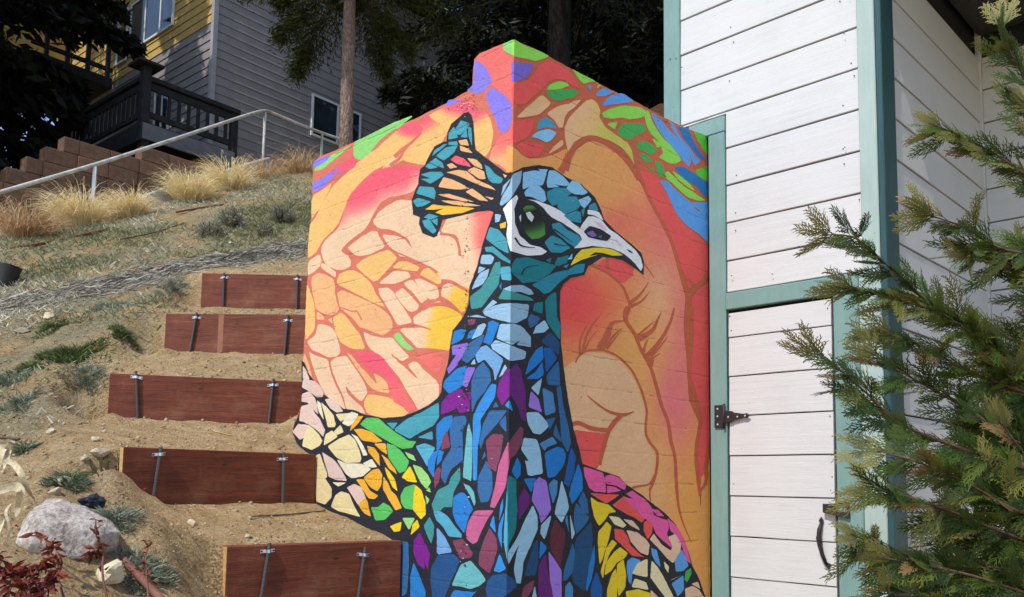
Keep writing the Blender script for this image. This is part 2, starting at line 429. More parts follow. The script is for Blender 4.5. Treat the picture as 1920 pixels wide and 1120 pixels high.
B 160,300 200,290 280,310 350,360 400,430 412,520 370,600 300,620 230,600 170,540 140,450 140,370
B 655,540 700,495 780,520 860,570 830,610 770,600 690,580
B 975,665 1010,685 1025,705 995,690
~B 14 3 190,860 210,820 250,800 320,790
~B 16 4 140,585 180,640 230,655 290,660
~B 10 3 430,630 480,640 540,645
~B 12 3 430,520 490,560 570,620
# 6 peacock_eye_shine
ey>eg 250,470,310,580 190,380 220,345 270,345 330,400 360,480 365,560 320,590 265,595 220,550 190,470
eg>ey 240,345,250,400 200,365 225,345 270,345 300,370 260,390 210,400
mv 675,550 720,530 750,570 720,580
pk 730,455 790,480 830,530 780,500
pk 890,595 950,650 920,640
mt 760,575 790,565 785,590
@ 930 300 4
# 7 peacock_eye_highlight
gw 220,400 250,390 280,430 265,465 235,440
gw 170,430 185,410 180,470
# 4 peacock_neck
@ 820 460 4
T 365,20 420,15 470,60 545,120 545,135 480,100 420,50 370,45
lb 340,80 400,75 425,95 405,140 330,135
tg 440,135 470,130 475,180 455,300 400,370 330,465 260,475 250,390 330,330 390,240
lb 265,330 290,270 330,210 390,180 370,240 340,290
lb 320,165 360,175 310,210
sk 485,170 545,165 550,260 490,255 480,210
bb 470,310 490,280 480,330
lb 500,330 560,305 640,305 700,340 715,365 690,370 620,345 550,350
tg 465,400 500,335 550,352 620,372 700,400 715,415 640,410 550,405
lb 350,500 420,460 490,445 560,440 680,450 670,540 580,585 480,560 420,545 360,520
lb 330,500 420,415 445,430 380,470
lb 240,530 300,528 375,550 310,538
pl 235,565 285,560 275,590 240,595
bb 110,745 130,650 180,635 215,640 190,700
bb 225,700 250,650 290,630 260,690
lb 260,705 310,610 350,590 365,600 330,670
bb 390,580 420,570 460,590 430,670 400,745 350,725 380,650
lb 475,595 570,595 620,610 655,640 640,690 560,745 450,695
lb 660,650 695,690 695,760 600,745 640,690
lb 410,750 440,715 520,745 560,760 660,800 650,850 550,865 500,830 420,780
td 720,490 730,440 785,430 780,510
sb 680,560 700,520 765,550 740,590 695,615
lg 720,660 740,610 800,570 830,620 800,650 740,655
td 810,420 840,380 885,355 890,540 915,600 915,705 870,640 820,570
nv 780,720 840,660 890,700 910,740 905,820 840,765
nb 800,770 850,780 890,850 815,950
n2 820,980 905,870 915,1050 830,1040
bu 660,970 690,870 740,790 785,760 790,850 740,900
bu 670,1000 740,950 785,880 790,970 750,1000
ll 115,760 230,735 200,820 150,880 110,880 150,820 120,820
ll 90,960 80,930 110,885 155,890 110,940
sb 230,750 350,670 340,710 290,820 230,880 190,860
bb 60,1020 150,930 220,910 215,980 180,1060 90,1110 50,1060
ll 230,920 285,920 220,1060 195,1050
l2 290,830 330,770 370,755 420,800 495,860 430,1020 425,930 360,850 310,880
lb 260,890 280,860 285,890
# 4 peacock_breast
@ 820 680 4
sb 260,150 290,60 345,0 390,60 400,140 360,210 290,290 258,380
b2 410,165 440,170 430,260 380,340 320,430 325,500 300,640 295,880 275,880 270,660 275,400 330,290
pu 450,230 470,150 530,50 545,60 545,240 490,320
pd 545,60 590,10 620,60 655,220 660,440 630,420 600,320 550,240
lb 460,110 510,20 520,40 490,90
pu 30,390 40,300 90,240 180,200 240,290 245,365 170,375 150,330 130,350
pu 220,230 250,225 250,290
bb 0,470 50,420 110,400 115,440 80,510 40,560 20,640 0,660
pl 35,650 40,580 75,515 95,630
sb 130,410 210,405 220,440 190,500 185,560 190,640 190,730 100,800 60,905 35,860 40,760 110,650 100,500
aq 200,820 230,500 245,455 260,560 255,885 200,860
sb 320,600 350,460 400,365 520,360 480,420 400,510 350,570 325,650
sb 470,455 515,400 520,520
pl 370,590 420,540 495,545 470,700 440,815 390,780
sb 310,870 370,740 410,830 410,960 380,1040 330,1045 310,960
pi 400,1080 440,920 470,760 520,640 538,595 538,720 510,930 470,1010 430,1085
pl 538,720 538,600 620,485 640,500 630,600 580,690
sb 330,730 355,670 360,700
b2 515,320 540,290 560,370
sb 425,335 440,300 455,330
lg 705,190 780,120 755,240
vR 685,330 700,220 750,270 780,370
n3 790,195 860,230 880,370 810,395
n2 895,190 920,180 940,340 980,500 995,600 975,670 930,580 925,440
lg 670,380 750,375 800,430 835,470 770,535 720,525 680,460
n2 820,430 880,415 840,500
n2 870,540 890,460 925,600
n3 770,610 860,560 890,605 820,630 800,655
bu 805,680 900,635 940,650 960,700 940,770 880,850 830,860
nb 950,900 1000,640 1030,700 1020,820 980,930
lg 650,570 740,580 765,650 785,830 700,845 680,840 660,740 690,745 630,650
@ 740 840 4
sk 170,0 300,0 280,60 248,135
bb 290,40 330,20 300,110 290,230 260,160 255,100
bb 335,20 365,30 350,90 320,130
pl 305,300 300,200 330,150 345,160 335,240
tg 490,150 490,240 440,330 430,440 370,440 340,470 300,470 285,430 330,320 410,280 430,220
sk 345,480 400,520 450,590 500,650 500,668 410,660 370,590 320,540 300,480
aq 520,270 560,290 590,330 605,410 600,430 570,350
bb 450,370 500,335 530,350 560,400 585,460 560,500 530,600 520,635 470,560 440,480
td 855,210 905,240 905,340 915,480 900,620 848,735 848,500
bu 880,180 915,75 940,130 935,200 915,230
pi 605,475 740,470 690,540 660,600 620,700 590,718 545,680 540,620 560,560
pl 715,605 760,680 770,760 740,860 710,935 640,880 640,800 670,710
tg 225,590 265,525 295,580 290,650 275,715
pu 150,700 190,640 215,700 225,780 222,905 180,870 150,790
pu 230,700 265,800 250,870 245,920 232,850
l2 320,600 370,660 430,780 325,795
pl 440,700 510,685 550,740 585,790 570,820 500,830
s2 280,900 330,810 440,800 485,840 460,920 420,1000 390,1080 370,1130 290,1130 275,1000
aq 435,1030 500,880 570,850 640,930 680,990 640,1030 570,1055 500,1035
bb 420,1130 450,1070 520,1080 600,1085 620,1080 560,1130
sb 60,705 100,710 105,900 90,1090 20,1130 10,1050
bb 125,1130 125,960 145,865 180,950 230,1080 225,1130
s2 690,1060 700,1000 740,960 830,945 900,1000 910,1040 850,1090 790,1130 700,1130
b2 750,920 790,800 830,905 790,930
b2 720,580 750,500 757,640
b2 780,550 800,440 820,380 810,460
b2 800,755 780,650 790,580 830,480 805,600
sk 850,300 848,640 845,880 825,700 830,560
lg 1035,435 1065,520 1065,610 1010,740 960,850 940,1010 915,1010 895,900 920,780 940,720 850,870 850,790 920,680 980,540
pd 930,540 930,380 970,305 1010,370 1000,430
bu 970,235 1055,230 1020,330
@ 900 840 4
vR 410,260 440,225 490,250 510,350 528,460 490,520 455,560 440,480 390,390
n3 515,280 550,240 575,250 570,340 545,415
lg 615,240 640,350 660,450 610,555 560,490 590,370
bu 735,120 760,200 765,310 690,420 670,350 690,260
n2 740,400 770,330 800,400 810,495 770,470
n2 705,470 725,420 780,490 815,520 780,580 720,640 705,560
lg 455,640 460,580 500,540 530,510 500,620 480,680
n3 640,540 655,500 660,640
lg 675,490 705,640 680,690
md 530,640 560,540 600,590 635,640 620,760 600,890 560,830 530,740
nv 720,680 830,560 840,700 830,800 800,960 780,1070 700,1010 690,930
bu 860,720 855,850 830,980 800,1070 795,1060 820,880
bu 450,700 495,750 445,830
vR 515,770 560,850 605,920 605,1130 555,1130 525,980
pd 440,880 490,800 500,920 545,1130 440,1130
nv 330,960 400,730 430,690 430,860 410,950
n2 625,990 630,920 700,710 705,800 690,930 640,990
n3 640,1130 640,1040 670,1010 690,1050 690,1130
nb 835,1130 830,1050 870,930 910,1050 910,1130
pl 310,1130 330,1040 400,995 390,1060 340,1130
lg 390,1130 415,1035 420,1130
# 4 peacock_wing
@ 1060 840 4
pR 135,145 270,185 290,240 298,330 220,325 180,300 150,220
pR 300,215 340,205 400,230 450,275 440,310 380,280 300,265
pR 315,290 370,300 410,320 315,335
red 180,335 300,352 400,352 305,415
pR 460,345 500,325 560,370 610,400 560,395 520,385
red 355,430 440,365 490,430 540,480 590,530 570,555 520,520 470,500 420,470
pR 495,430 440,372 520,390 610,408 640,450 660,510 720,535 760,545 770,600 755,645 800,760 730,690 680,640 650,560 600,530 540,470
pR 645,460 690,470 735,510 690,505
pR 765,530 830,590 880,680 910,770 935,865 910,840 870,720 830,650 790,620
YR 190,375 240,410 320,430 372,480 325,485 290,540 250,580 215,510 200,440
YR 250,630 310,560 340,590 325,660 270,840 255,865 245,700
YR 275,980 265,930 290,840 310,750 350,695 380,715 330,780 290,890
YR 295,950 310,860 370,780 410,750 460,790 440,820 380,860 340,920
YR 315,1130 315,1060 350,950 375,910 385,1000 380,1130
YR 390,880 430,840 450,950 440,1050 400,1110 385,1000
YR 455,1080 540,1065 630,1090 630,1130 460,1130
cR 330,515 400,525 450,580 430,595 370,570
eR 435,530 500,550 545,600 550,615 490,580
red 370,610 430,620 460,670 480,730 550,800 590,825 500,805 430,730 375,680
eR 460,620 540,640 600,690 625,730 615,800 560,780 490,700
red 590,560 630,540 650,580 640,640 615,680 590,620
eR 635,685 660,650 720,730 790,780 805,740 775,670 820,650 860,720 855,780 805,860 760,820 700,750
bl 645,755 680,770 710,890 680,860 650,800
bl 465,850 500,825 560,845 500,920 490,1020 475,1000 460,900
bl 820,850 870,765 910,860 915,880 880,920 830,925
bl 800,1020 880,960 885,1060 840,1110 830,1080
cR 505,940 540,870 610,835 610,965 560,955
cR 500,1040 520,985 600,1010 615,1060
cR 640,970 645,850 690,900 730,970 810,1130 760,1130 690,1040
cR 740,850 770,890 765,940 750,900
eR 640,1070 700,1130 640,1130
cR 785,1000 870,950 800,990
g2 895,990 905,930 935,905 940,940 910,1000
eR 900,1060 950,1040 1000,1070 1040,1130 905,1130
eR 950,1020 990,1010 1005,1055
# 4 peacock_far_wing
@ 540 660 4
E 115,110 135,140 158,205 118,200
E 118,210 200,220 240,260 265,310 260,335 220,335 160,290 112,265
E 112,320 160,300 200,345 215,400 225,470 180,410 150,375 108,370
E 106,410 170,395 200,460 240,510 275,590 265,630 230,590 190,560 120,520 90,515
E 42,600 80,545 140,550 150,560 120,640 90,655
C 155,555 190,580 230,620 255,665 240,700 180,730 115,705 125,640
N 225,370 245,390 262,480 265,510 240,450 225,400
C 255,375 290,420 340,480 355,540 350,560 305,560 285,480
E 285,360 330,350 370,385 410,445 370,450 320,420
C 365,470 470,460 400,520 385,500
N 480,455 525,470 500,520 460,555 415,535 430,500
Or 530,485 560,485 530,530 465,590 480,555
C 350,600 395,555 415,600 370,620
C 280,650 290,620 330,595 370,635 320,670 275,695
C 305,710 380,660 460,625 500,660 530,730 550,800 540,825 440,830 370,790
N 480,610 520,640 560,700 595,770 570,775 540,700 510,650
N 370,810 430,840 560,845 620,880 560,930 480,945 440,915
N 570,835 630,810 665,860 640,865 600,860
E 260,755 340,810 390,870 440,965 360,955 310,930
C 215,780 240,770 295,930 240,990 209,990
N 340,980 440,985 380,1005
T 1130,385 1000,460 900,505 800,585 915,648 1000,595 1090,550 1130,490
T 750,535 820,535 790,575
T 980,640 1080,600 1085,655
sk 965,710 1030,690 1100,720 1060,800 1045,850
@ 580 780 4
C 65,500 120,475 165,545 165,610 120,660 60,640 50,560
C 170,680 200,600 240,570 300,590 330,670 380,755 300,730 220,710
E 290,540 340,515 390,540 420,610 410,640 370,665 330,600
Or 373,668 422,618 437,653 460,750 420,730
Or 360,480 410,480 450,560 510,600 490,620 450,615 400,540
Or 415,465 480,410 520,400 545,440 540,520 510,560 460,530
Or 560,460 590,510 610,560 650,600 690,690 650,705 600,620 560,550
Or 440,230 490,245 520,290 530,370 500,330 450,270
Or 340,105 390,100 470,125 545,190 500,195 400,180
Or 495,210 570,210 582,285 540,255
Or 545,285 590,330 640,400 655,440 600,390
Yl 570,380 600,420 640,480 660,560 630,530 595,460
Gn 390,65 430,20 520,20 570,70 650,130 740,190 800,195 770,235 700,245 600,190 480,120
Gn 585,210 640,225 700,280 745,345 720,410 680,425 640,370 600,310
lG 725,275 780,300 800,335 750,315
lG 780,370 840,390 890,450 912,495 880,545 830,480
Yl 700,460 755,380 780,430 805,495 740,485
Gn 690,600 720,540 790,520 790,570 780,700 720,690 695,650
Yl 792,570 800,525 840,560 870,660 870,740 840,770 783,700
Gn 470,690 520,690 560,655 600,680 625,715 570,775 500,780
lG 705,770 790,770 750,850
Yl 615,830 660,810 690,800 680,860 640,865
Yl 765,890 780,820 810,785 825,830
lG 885,560 900,540 908,570
lG 875,600 900,630 885,660
'''
# paint colours as they look in full daylight (0-255)
PAL = dict(Lc=(226,122,100), Rc=(206,104,70), L=(226,122,100), R=(204,100,66), P=(248,208,168), O=(250,188,130), Y=(250,198,120), W=(250,200,72),  # R, Rc: same paint as L, Lc, darkened for the less sunlit face
 K=(250,100,118), S=(248,120,112), G=(150,222,122), V=(146,132,236), T=(78,166,182), YO=(250,198,66), B=(38,40,48),
 lb=(160,200,228), tg=(72,156,156), sk=(92,180,206), bb=(44,134,212), b2=(60,150,226), pl=(140,72,98), ll=(152,116,216), sb=(58,112,166), s2=(40,88,142),
 l2=(122,174,224), aq=(112,192,198), pu=(134,36,146), pi=(208,104,148), E=(238,206,188), C=(244,224,166), N=(248,236,204), Or=(252,184,56), Yl=(252,216,36),
 Gn=(98,200,98), lG=(164,224,128),
 g1=(150,226,84), g2=(72,178,86), g3=(94,210,66), VR=(128,108,210), red=(250,92,88), PR=(255,192,140), P2=(255,192,144), OR=(255,168,96), lime=(214,206,92),
 tbl=(76,164,196), lbR=(146,206,248), bl=(98,166,236), db=(42,124,190), tR=(52,150,172), td=(22,128,138), tb=(38,136,160), wh=(246,242,246), YR=(255,214,40),
 ey=(24,34,30), eg=(84,156,62), mv=(132,104,176), pk=(248,196,226), mt=(52,120,124), gw=(214,220,220),
 lg=(158,204,232), nv=(28,78,124), nb=(14,96,172), n2=(44,108,162), n3=(74,140,196), bu=(26,128,210), pd=(104,36,120), md=(100,44,62), vR=(162,124,226),
 pR=(246,96,168), cR=(250,232,184), eR=(240,202,170))
# left-face colours are scaled down so that sunlit face does not clip
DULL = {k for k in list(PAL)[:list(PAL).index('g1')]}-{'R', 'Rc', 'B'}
# soft sprayed clouds on the right face: x, y, rx, ry, colour, amount
CLOUDS = [(1244,450,50,150,(250,124,112),.95),(1080,580,95,70,(250,84,78),1.0),(1060,545,60,50,(246,84,84),.95),(1236,560,34,70,(255,196,148),.7),(1264,770,34,110,(250,118,136),1.0),
 (1190,640,60,70,(252,180,96),.7),(1160,415,55,38,(250,116,100),.85),(1286,640,26,150,(250,128,124),.95),(1240,850,30,60,(252,180,96),.6),(1225,920,45,60,(255,194,140),.6),(1290,960,40,120,(252,170,84),.8),(1115,350,60,50,(252,172,96),.6),(1065,300,40,40,(250,190,120),.5)]
# ------------------------------------------------------------------ materials used by the wall
def mat_paint():
    m = Mat('mural_paint', .62, .25); a = m.attr('tint').outputs['Color']
    n1 = m.noise(2.2, 5, .6); n2 = m.noise(60, 4, .7)
    n4 = m.noise(16, 5, .7, vec=m.map((1, 1, 3)))
    v = m.math('ADD', m.math('MULTIPLY_ADD', n1, .30, .85), m.math('ADD', m.math('MULTIPLY_ADD', n2, .26, -.13), m.math('MULTIPLY_ADD', n4, .22, -.11)))
    cmb = m.n('CombineColor'); [m.l(v, cmb.inputs[i]) for i in range(3)]
    c = m.mix(1.0, a, cmb.outputs[0], 'MULTIPLY')
    # colour darkened along the broken joints between the form boards and in air holes
    sx = m.n('SeparateXYZ'); m.l(m.co(), sx.inputs[0])
    wob = m.math('MULTIPLY_ADD', m.noise(2.2, 6, .75), .036, -.018)
    zz = m.math('DIVIDE', m.math('ADD', sx.outputs[2], wob), .148)
    fr = m.math('ABSOLUTE', m.math('SUBTRACT', m.math('FRACT', zz), .5))
    joint = m.math('LESS_THAN', fr, m.math('MULTIPLY_ADD', m.noise(30, 3, .6), .05, -.008))
    brk = m.math('GREATER_THAN', m.noise(4.0, 6, .75), .53)
    crack = m.math('MULTIPLY', joint, brk)
    vo = m.vor(38); hole = m.math('MULTIPLY', m.math('LESS_THAN', vo.outputs['Distance'], .11), m.math('GREATER_THAN', m.noise(2.6, 4, .6), .60))
    d = m.math('MINIMUM', m.math('ADD', m.math('MULTIPLY', crack, .38), m.math('MULTIPLY', hole, .7)), .8)
    c = m.mix(d, c, (.05, .022, .016)); m.color(c)
    sx2 = m.math('MULTIPLY', m.math('SMOOTH_MIN', fr, .05, .02), 6)
    step = m.math('MULTIPLY', m.math('FLOOR', zz), 1.7); rn = m.math('FRACT', m.math('MULTIPLY', m.math('SINE', step), 437.5))
    h = m.math('ADD', m.math('MULTIPLY', sx2, .35), m.math('ADD', m.math('MULTIPLY', rn, .3), m.math('MULTIPLY', m.noise(9, 8, .7), 1.0)))
    b1 = m.bump(h, .8, .014); grain = m.noise(150, 3, .6, vec=m.map((1, 1, 2.5)))
    b2 = m.bump(grain, .55, .005, b1)
    rg = m.math('MULTIPLY', m.math('SUBTRACT', 1, vo.outputs['Distance']), m.math('GREATER_THAN', m.noise(1.7, 3, .6), .62))
    m.bump(rg, .25, .01, b2)
    m.rough(m.math('MULTIPLY_ADD', m.noise(14, 3, .6), .35, .45)); return m.m
def mat_concrete():
    m = Mat('concrete', .9, .2); n = m.noise(7, 8, .65); f = m.noise(90, 4, .6)
    m.color(m.mix(.35, m.ramp(n, [(.3, (.25, .235, .21)), (.7, (.43, .41, .37))]), m.ramp(f, [(.35, (.2, .19, .17)), (.65, (.5, .48, .44))])))
    m.bump(m.math('ADD', n, m.math('MULTIPLY', f, .4)), .6, .01); return m.m
M_PAINT = mat_paint(); M_CONC = mat_concrete()
LAYER_LIFT = .0004
def corner_x(y):
    return CXA+(y-80)*(CXB-CXA)/(1100-80)
def proj(X):
    q = np.array(X, float)-CAM; z = q@FW; return 960+FPX*(q@RT)/z, PPY-FPX*(q@UP)/z
_a, _b = proj((0, 0, 3.47)), proj((0, 0, 1.12)); _k = (_b[0]-_a[0])/(_b[1]-_a[1]); CXA = _a[0]+_k*(80-_a[1]); CXB = _a[0]+_k*(1100-_a[1])
def clip(poly, fn):
    out = []; n = len(poly)
    for i in range(n):
        p, q = poly[i], poly[(i+1) % n]; a, b = fn(p), fn(q)
        if a >= 0: out.append(p)
        if (a >= 0) != (b >= 0):
            t = a/(a-b); out.append((p[0]+t*(q[0]-p[0]), p[1]+t*(q[1]-p[1])))
    return out
def chaikin(p, k=.22):
    o = []
    for i in range(len(p)):
        a, b = p[i], p[(i+1) % len(p)]; o += [(a[0]*(1-k)+b[0]*k, a[1]*(1-k)+b[1]*k), (a[0]*k+b[0]*(1-k), a[1]*k+b[1]*(1-k))]
    return o
def grow(p, r):
    """push a polygon's outline outwards by r"""
    n = len(p); A = sum(p[i][0]*p[(i+1) % n][1]-p[(i+1) % n][0]*p[i][1] for i in range(n)); sg = 1 if A > 0 else -1; o = []
    for i in range(n):
        a, b, c = p[i-1], p[i], p[(i+1) % n]
        def nrm(u, v):
            dx, dy = v[0]-u[0], v[1]-u[1]; L = math.hypot(dx, dy)+1e-9; return dy/L*sg, -dx/L*sg
        n1, n2 = nrm(a, b), nrm(b, c); mx, my = n1[0]+n2[0], n1[1]+n2[1]; L = math.hypot(mx, my)
        if L < .5: mx, my, L = n1[0], n1[1], 1.0; k = r
        else: k = r*min(1.6, 2/L)
        o.append((b[0]+mx/L*k, b[1]+my/L*k))
    return o
def wobble(p, amp, step=5):
    """hand-painted edge: resample and jitter a little"""
    o = []
    for i in range(len(p)):
        a, b = p[i], p[(i+1) % len(p)]; L = math.hypot(b[0]-a[0], b[1]-a[1]); n = max(1, int(L/step))
        for k in range(n):
            t = k/n; x = a[0]+(b[0]-a[0])*t; y = a[1]+(b[1]-a[1])*t
            v = mnoise.noise_vector((x*.11, y*.11, 3.3)); o.append((x+v.x*amp, y+v.y*amp))
    return o
def stroke(pts, w0, w1):
    P = [np.array(p, float) for p in pts]
    # Catmull-Rom
    Q = []
    for i in range(len(P)-1):
        p0, p1, p2, p3 = P[max(i-1, 0)], P[i], P[i+1], P[min(i+2, len(P)-1)]
        for k in range(5):
            t = k/5; Q.append(.5*((2*p1)+(-p0+p2)*t+(2*p0-5*p1+4*p2-p3)*t*t+(-p0+3*p1-3*p2+p3)*t**3))
    Q.append(P[-1]); n = len(Q); Lf, Rg = [], []
    for i in range(n):
        t = Q[min(i+1, n-1)]-Q[max(i-1, 0)]; t /= np.linalg.norm(t)+1e-9; w_ = (w0+(w1-w0)*i/(n-1))/2*(1+.25*mnoise.noise((Q[i][0]*.03, Q[i][1]*.03, w0)))
        nn = np.array([-t[1], t[0]])*w_; Lf.append(tuple(Q[i]+nn)); Rg.append(tuple(Q[i]-nn))
    return Lf+Rg[::-1]
WALL_R = 1.572
def to_face(poly, side):
    o = []
    for x, y in poly:
        q = on(x, y, 0, 0) if side == 'l' else on(x, y, 1, 0); u = q[1] if side == 'l' else q[0]; o.append((max(u, 0), q[2]))
    if side == 'r': o = clip(o, lambda p: WALL_R-p[0])
    return o
def face3(u, z, side, lift): return (-lift, u, z) if side == 'l' else (u, -lift, z)
class Sheet:
    def __init__(s): s.v, s.f, s.c = [], [], []
    def add(s, poly, side, lift, colfn, fine):
        if len(poly) < 3: return
        q = [poly[0]]
        for p in poly[1:]:
            if abs(p[0]-q[-1][0])+abs(p[1]-q[-1][1]) > 2e-4: q.append(p)
        if len(q) < 3: return
        bm = bmesh.new(); vs = [bm.verts.new(face3(u if u > 1e-5 else -lift, z, side, lift)) for u, z in q]
        try: f = bm.faces.new(vs)
        except ValueError: bm.free(); return
        f.normal_update()
        if (side == 'l' and f.normal.x > 0) or (side == 'r' and f.normal.y > 0): f.normal_flip()
        bmesh.ops.triangulate(bm, faces=bm.faces[:], ngon_method='EAR_CLIP')
        if fine:
            for _ in range(6):
                e = [e for e in bm.edges if e.calc_length() > fine]
                if not e: break
                bmesh.ops.subdivide_edges(bm, edges=e, cuts=1); bmesh.ops.triangulate(bm, faces=[f for f in bm.faces if len(f.verts) > 3])
        n = len(s.v); bm.verts.index_update()
        for v in bm.verts: s.v.append(tuple(v.co)); s.c.append(colfn(v.co))
        for f in bm.faces: s.f.append(tuple(v.index+n for v in f.verts))
        bm.free()
def alb(c, k=.98): return tuple(min(.88, v*k) for v in lin(c))
wall = thing('mural_wall', 'concrete corner wall painted with a bright peacock mural', 'wall', (0, 0, 0))
outline = {}
def build_mural():
    sheets = {}; tile = (0, 0, 1); cur = None; cnt = 0
    for ln in MURAL.strip().splitlines():
        ln = ln.strip()
        if ln[0] == '#': _, ly, nm = ln.split(); cur = (int(ly), nm); sheets.setdefault(nm, Sheet()); continue
        if ln[0] == '@': tile = tuple(float(v) for v in ln[1:].split()); continue
        w_ = ln.split(); ox, oy, sc = tile; T_ = lambda p: (ox+p[0]/sc, oy+p[1]/sc)
        ly, nm = cur; code = w_[0]; pts = [tuple(map(float, p.split(','))) for p in w_[1:] if p.count(',') == 1]
        grad = [tuple(map(float, p.split(','))) for p in w_[1:] if p.count(',') == 3]
        if code[0] == '~': poly = stroke(pts, float(w_[1]), float(w_[2])); code = code[1:]
        else: poly = pts
        poly = [T_(p) for p in poly]
        cnt += 1; lift = LAYER_LIFT*(ly+1)+(cnt % 40)*7e-6
        if ly == 0:
            side = 'l' if code == 'Lc' else 'r'; body = wobble(poly, 1.1, 7)
            top = body
            fp = to_face(clip(top, (lambda p: corner_x(p[1])-p[0]) if side == 'l' else (lambda p: p[0]-corner_x(p[1]))), side)
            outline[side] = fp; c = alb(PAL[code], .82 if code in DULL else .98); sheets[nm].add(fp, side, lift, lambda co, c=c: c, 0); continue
        if ly >= 4 and code in PAL and len(poly) > 2 and w_[0][0] != '~': poly = chaikin(grow(poly, 1.2 if ly == 4 else .3), .09)
        elif w_[0][0] != '~' and code != '*' and ly < 3: poly = chaikin(grow(poly, .6), .15)
        if w_[0][0] != '~': poly = wobble(poly, .7, 5)
        fine = 0
        if code == '*':
            base = np.array(PAL['OR'], float)
            def colfn(co):
                x, y = proj(co); c = base.copy()
                for (bx, by, rx, ry, cc, am) in CLOUDS:
                    g = am*math.exp(-((x-bx)/rx)**2-((y-by)/ry)**2); c = c*(1-g)+np.array(cc)*g
                return alb(c)
            fine = .03
        elif '>' in code:
            a, b = code.split('>'); ca, cb = np.array(PAL[a], float), np.array(PAL[b], float); g = grad[0]; p0, p1 = T_(g[:2]), T_(g[2:])
            dx, dy = p1[0]-p0[0], p1[1]-p0[1]; dd = dx*dx+dy*dy
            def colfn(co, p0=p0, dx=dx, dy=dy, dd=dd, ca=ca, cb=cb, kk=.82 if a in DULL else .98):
                x, y = proj(co); t = ((x-p0[0])*dx+(y-p0[1])*dy)/dd+.25*mnoise.noise((x*.03, y*.03, 1)); t = min(1, max(0, t)); t = t*t*(3-2*t); return alb(ca*(1-t)+cb*t, kk)
            fine = .03
        else:
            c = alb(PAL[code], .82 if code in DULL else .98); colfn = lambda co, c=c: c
        for side in 'lr':
            cp = clip(poly, (lambda p: corner_x(p[1])-p[0]) if side == 'l' else (lambda p: p[0]-corner_x(p[1])))
            if len(cp) >= 3: sheets[nm].add(to_face(cp, side), side, lift, colfn, fine)
    # chipped paint: along the rough pour seam of the left face and scattered pock marks
    ch = sheets.setdefault('chipped_paint', Sheet()); r = random.Random(5)
    for k in range(330):
        if k < 210: y = r.uniform(165, 1100); x = 875-(y-480)*.008+r.gauss(0, 5 if y > 560 else 3.2); side = 'l'; sz = r.uniform(.5, 1.5)*(1.3 if r.random() < .2 else 1)
        elif k < 270: y = r.gauss(192, 12); x = r.gauss(870, 14); side = 'l'; sz = r.uniform(.5, 1.3)
        else: y = r.uniform(150, 1050); x = r.uniform(600, 1320); side = 'l' if x < corner_x(y) else 'r'; sz = r.uniform(.5, 1.1)
        if side == 'l' and (x > corner_x(y)-3 or y < 240-(x-740)*.45+6): continue
        pg = [(x+math.cos(a)*sz*r.uniform(.6, 1.7), y+math.sin(a)*sz*r.uniform(.5, 1.1)) for a in (0, 1.2, 2.5, 3.7, 5)]
        c = alb((58, 34, 30)) if r.random() < .75 else alb((225, 205, 190)); ch.add(to_face(pg, side), side, LAYER_LIFT*9.5+k*3e-6, lambda co, c=c: c, 0)
    for nm, s in sheets.items():
        if not s.f: continue
        me = npmesh(nm, np.array(s.v), np.array(s.f), False, np.array(s.c)); link(nm, me, M_PAINT, wall)
build_mural()
def wall_core(side, th):
    p = outline[side]; n = len(p); e = .0002
    V = [face3(u, z, side, -e) for u, z in p]+[face3(u, z, side, -th) for u, z in p]
    F = [tuple(range(n)), tuple(range(n, 2*n))[::-1]]+[(i, (i+1) % n, n+(i+1) % n, n+i) for i in range(n)]
    me = pmesh('concrete_slab', V, F); bm = bmesh.new(); bm.from_mesh(me); bmesh.ops.recalc_face_normals(bm, faces=bm.faces)
    bmesh.ops.triangulate(bm, faces=[f for f in bm.faces if len(f.verts) > 4]); bm.to_mesh(me); bm.free()
    link('concrete_slab', me, M_CONC, wall)
wall_core('l', .21); wall_core('r', .2085)
# ------------------------------------------------------------------ the shed
def mat_white():
    m = Mat('white_siding_paint', .55, .3); g = m.noise(5, 7, .65, vec=m.map((9, .55, 9))); g2 = m.noise(40, 5, .7, vec=m.map((7, .35, 7)))
    st = m.noise(3, 5, .6)
    c = m.ramp(m.math('ADD', m.math('MULTIPLY', g, .5), m.math('MULTIPLY', st, .5)), [(.3, (.57, .56, .545)), (.5, (.635, .627, .612)), (.7, (.66, .653, .64))])
    vo = m.vor(16, vec=m.map((1, 1, 1))); sp = m.math('MULTIPLY', m.math('LESS_THAN', vo.outputs['Distance'], .055), m.math('GREATER_THAN', m.noise(2.4, 3, .6), .6))
    m.color(m.mix(m.math('MULTIPLY', sp, .55), c, (.30, .28, .26)))
    h = m.math('ADD', g, m.math('MULTIPLY', g2, .8)); m.bump(h, .3, .005); return m.m
def mat_green(name, a, b):
    m = Mat(name, .5, .35); g = m.noise(6, 7, .65, vec=m.map((8, 8, 1.2))); n = m.noise(4, 5, .6)
    c = m.ramp(m.math('ADD', m.math('MULTIPLY', g, .5), m.math('MULTIPLY', n, .5)), [(.32, a), (.68, b)])
    vo = m.vor(20); sp = m.math('MULTIPLY', m.math('LESS_THAN', vo.outputs['Distance'], .06), m.math('GREATER_THAN', m.noise(3, 3, .6), .58))
    m.color(m.mix(m.math('MULTIPLY', sp, .7), c, (.07, .09, .08))); m.bump(m.math('ADD', g, m.math('MULTIPLY', n, .4)), .45, .006); return m.m
def mat_iron():
    m = Mat('black_iron', .55, .5); n = m.noise(60, 5, .7); m.color(m.ramp(n, [(.4, (.012, .012, .013)), (.75, (.05, .032, .026))])); m.bump(n, .4, .003); return m.m
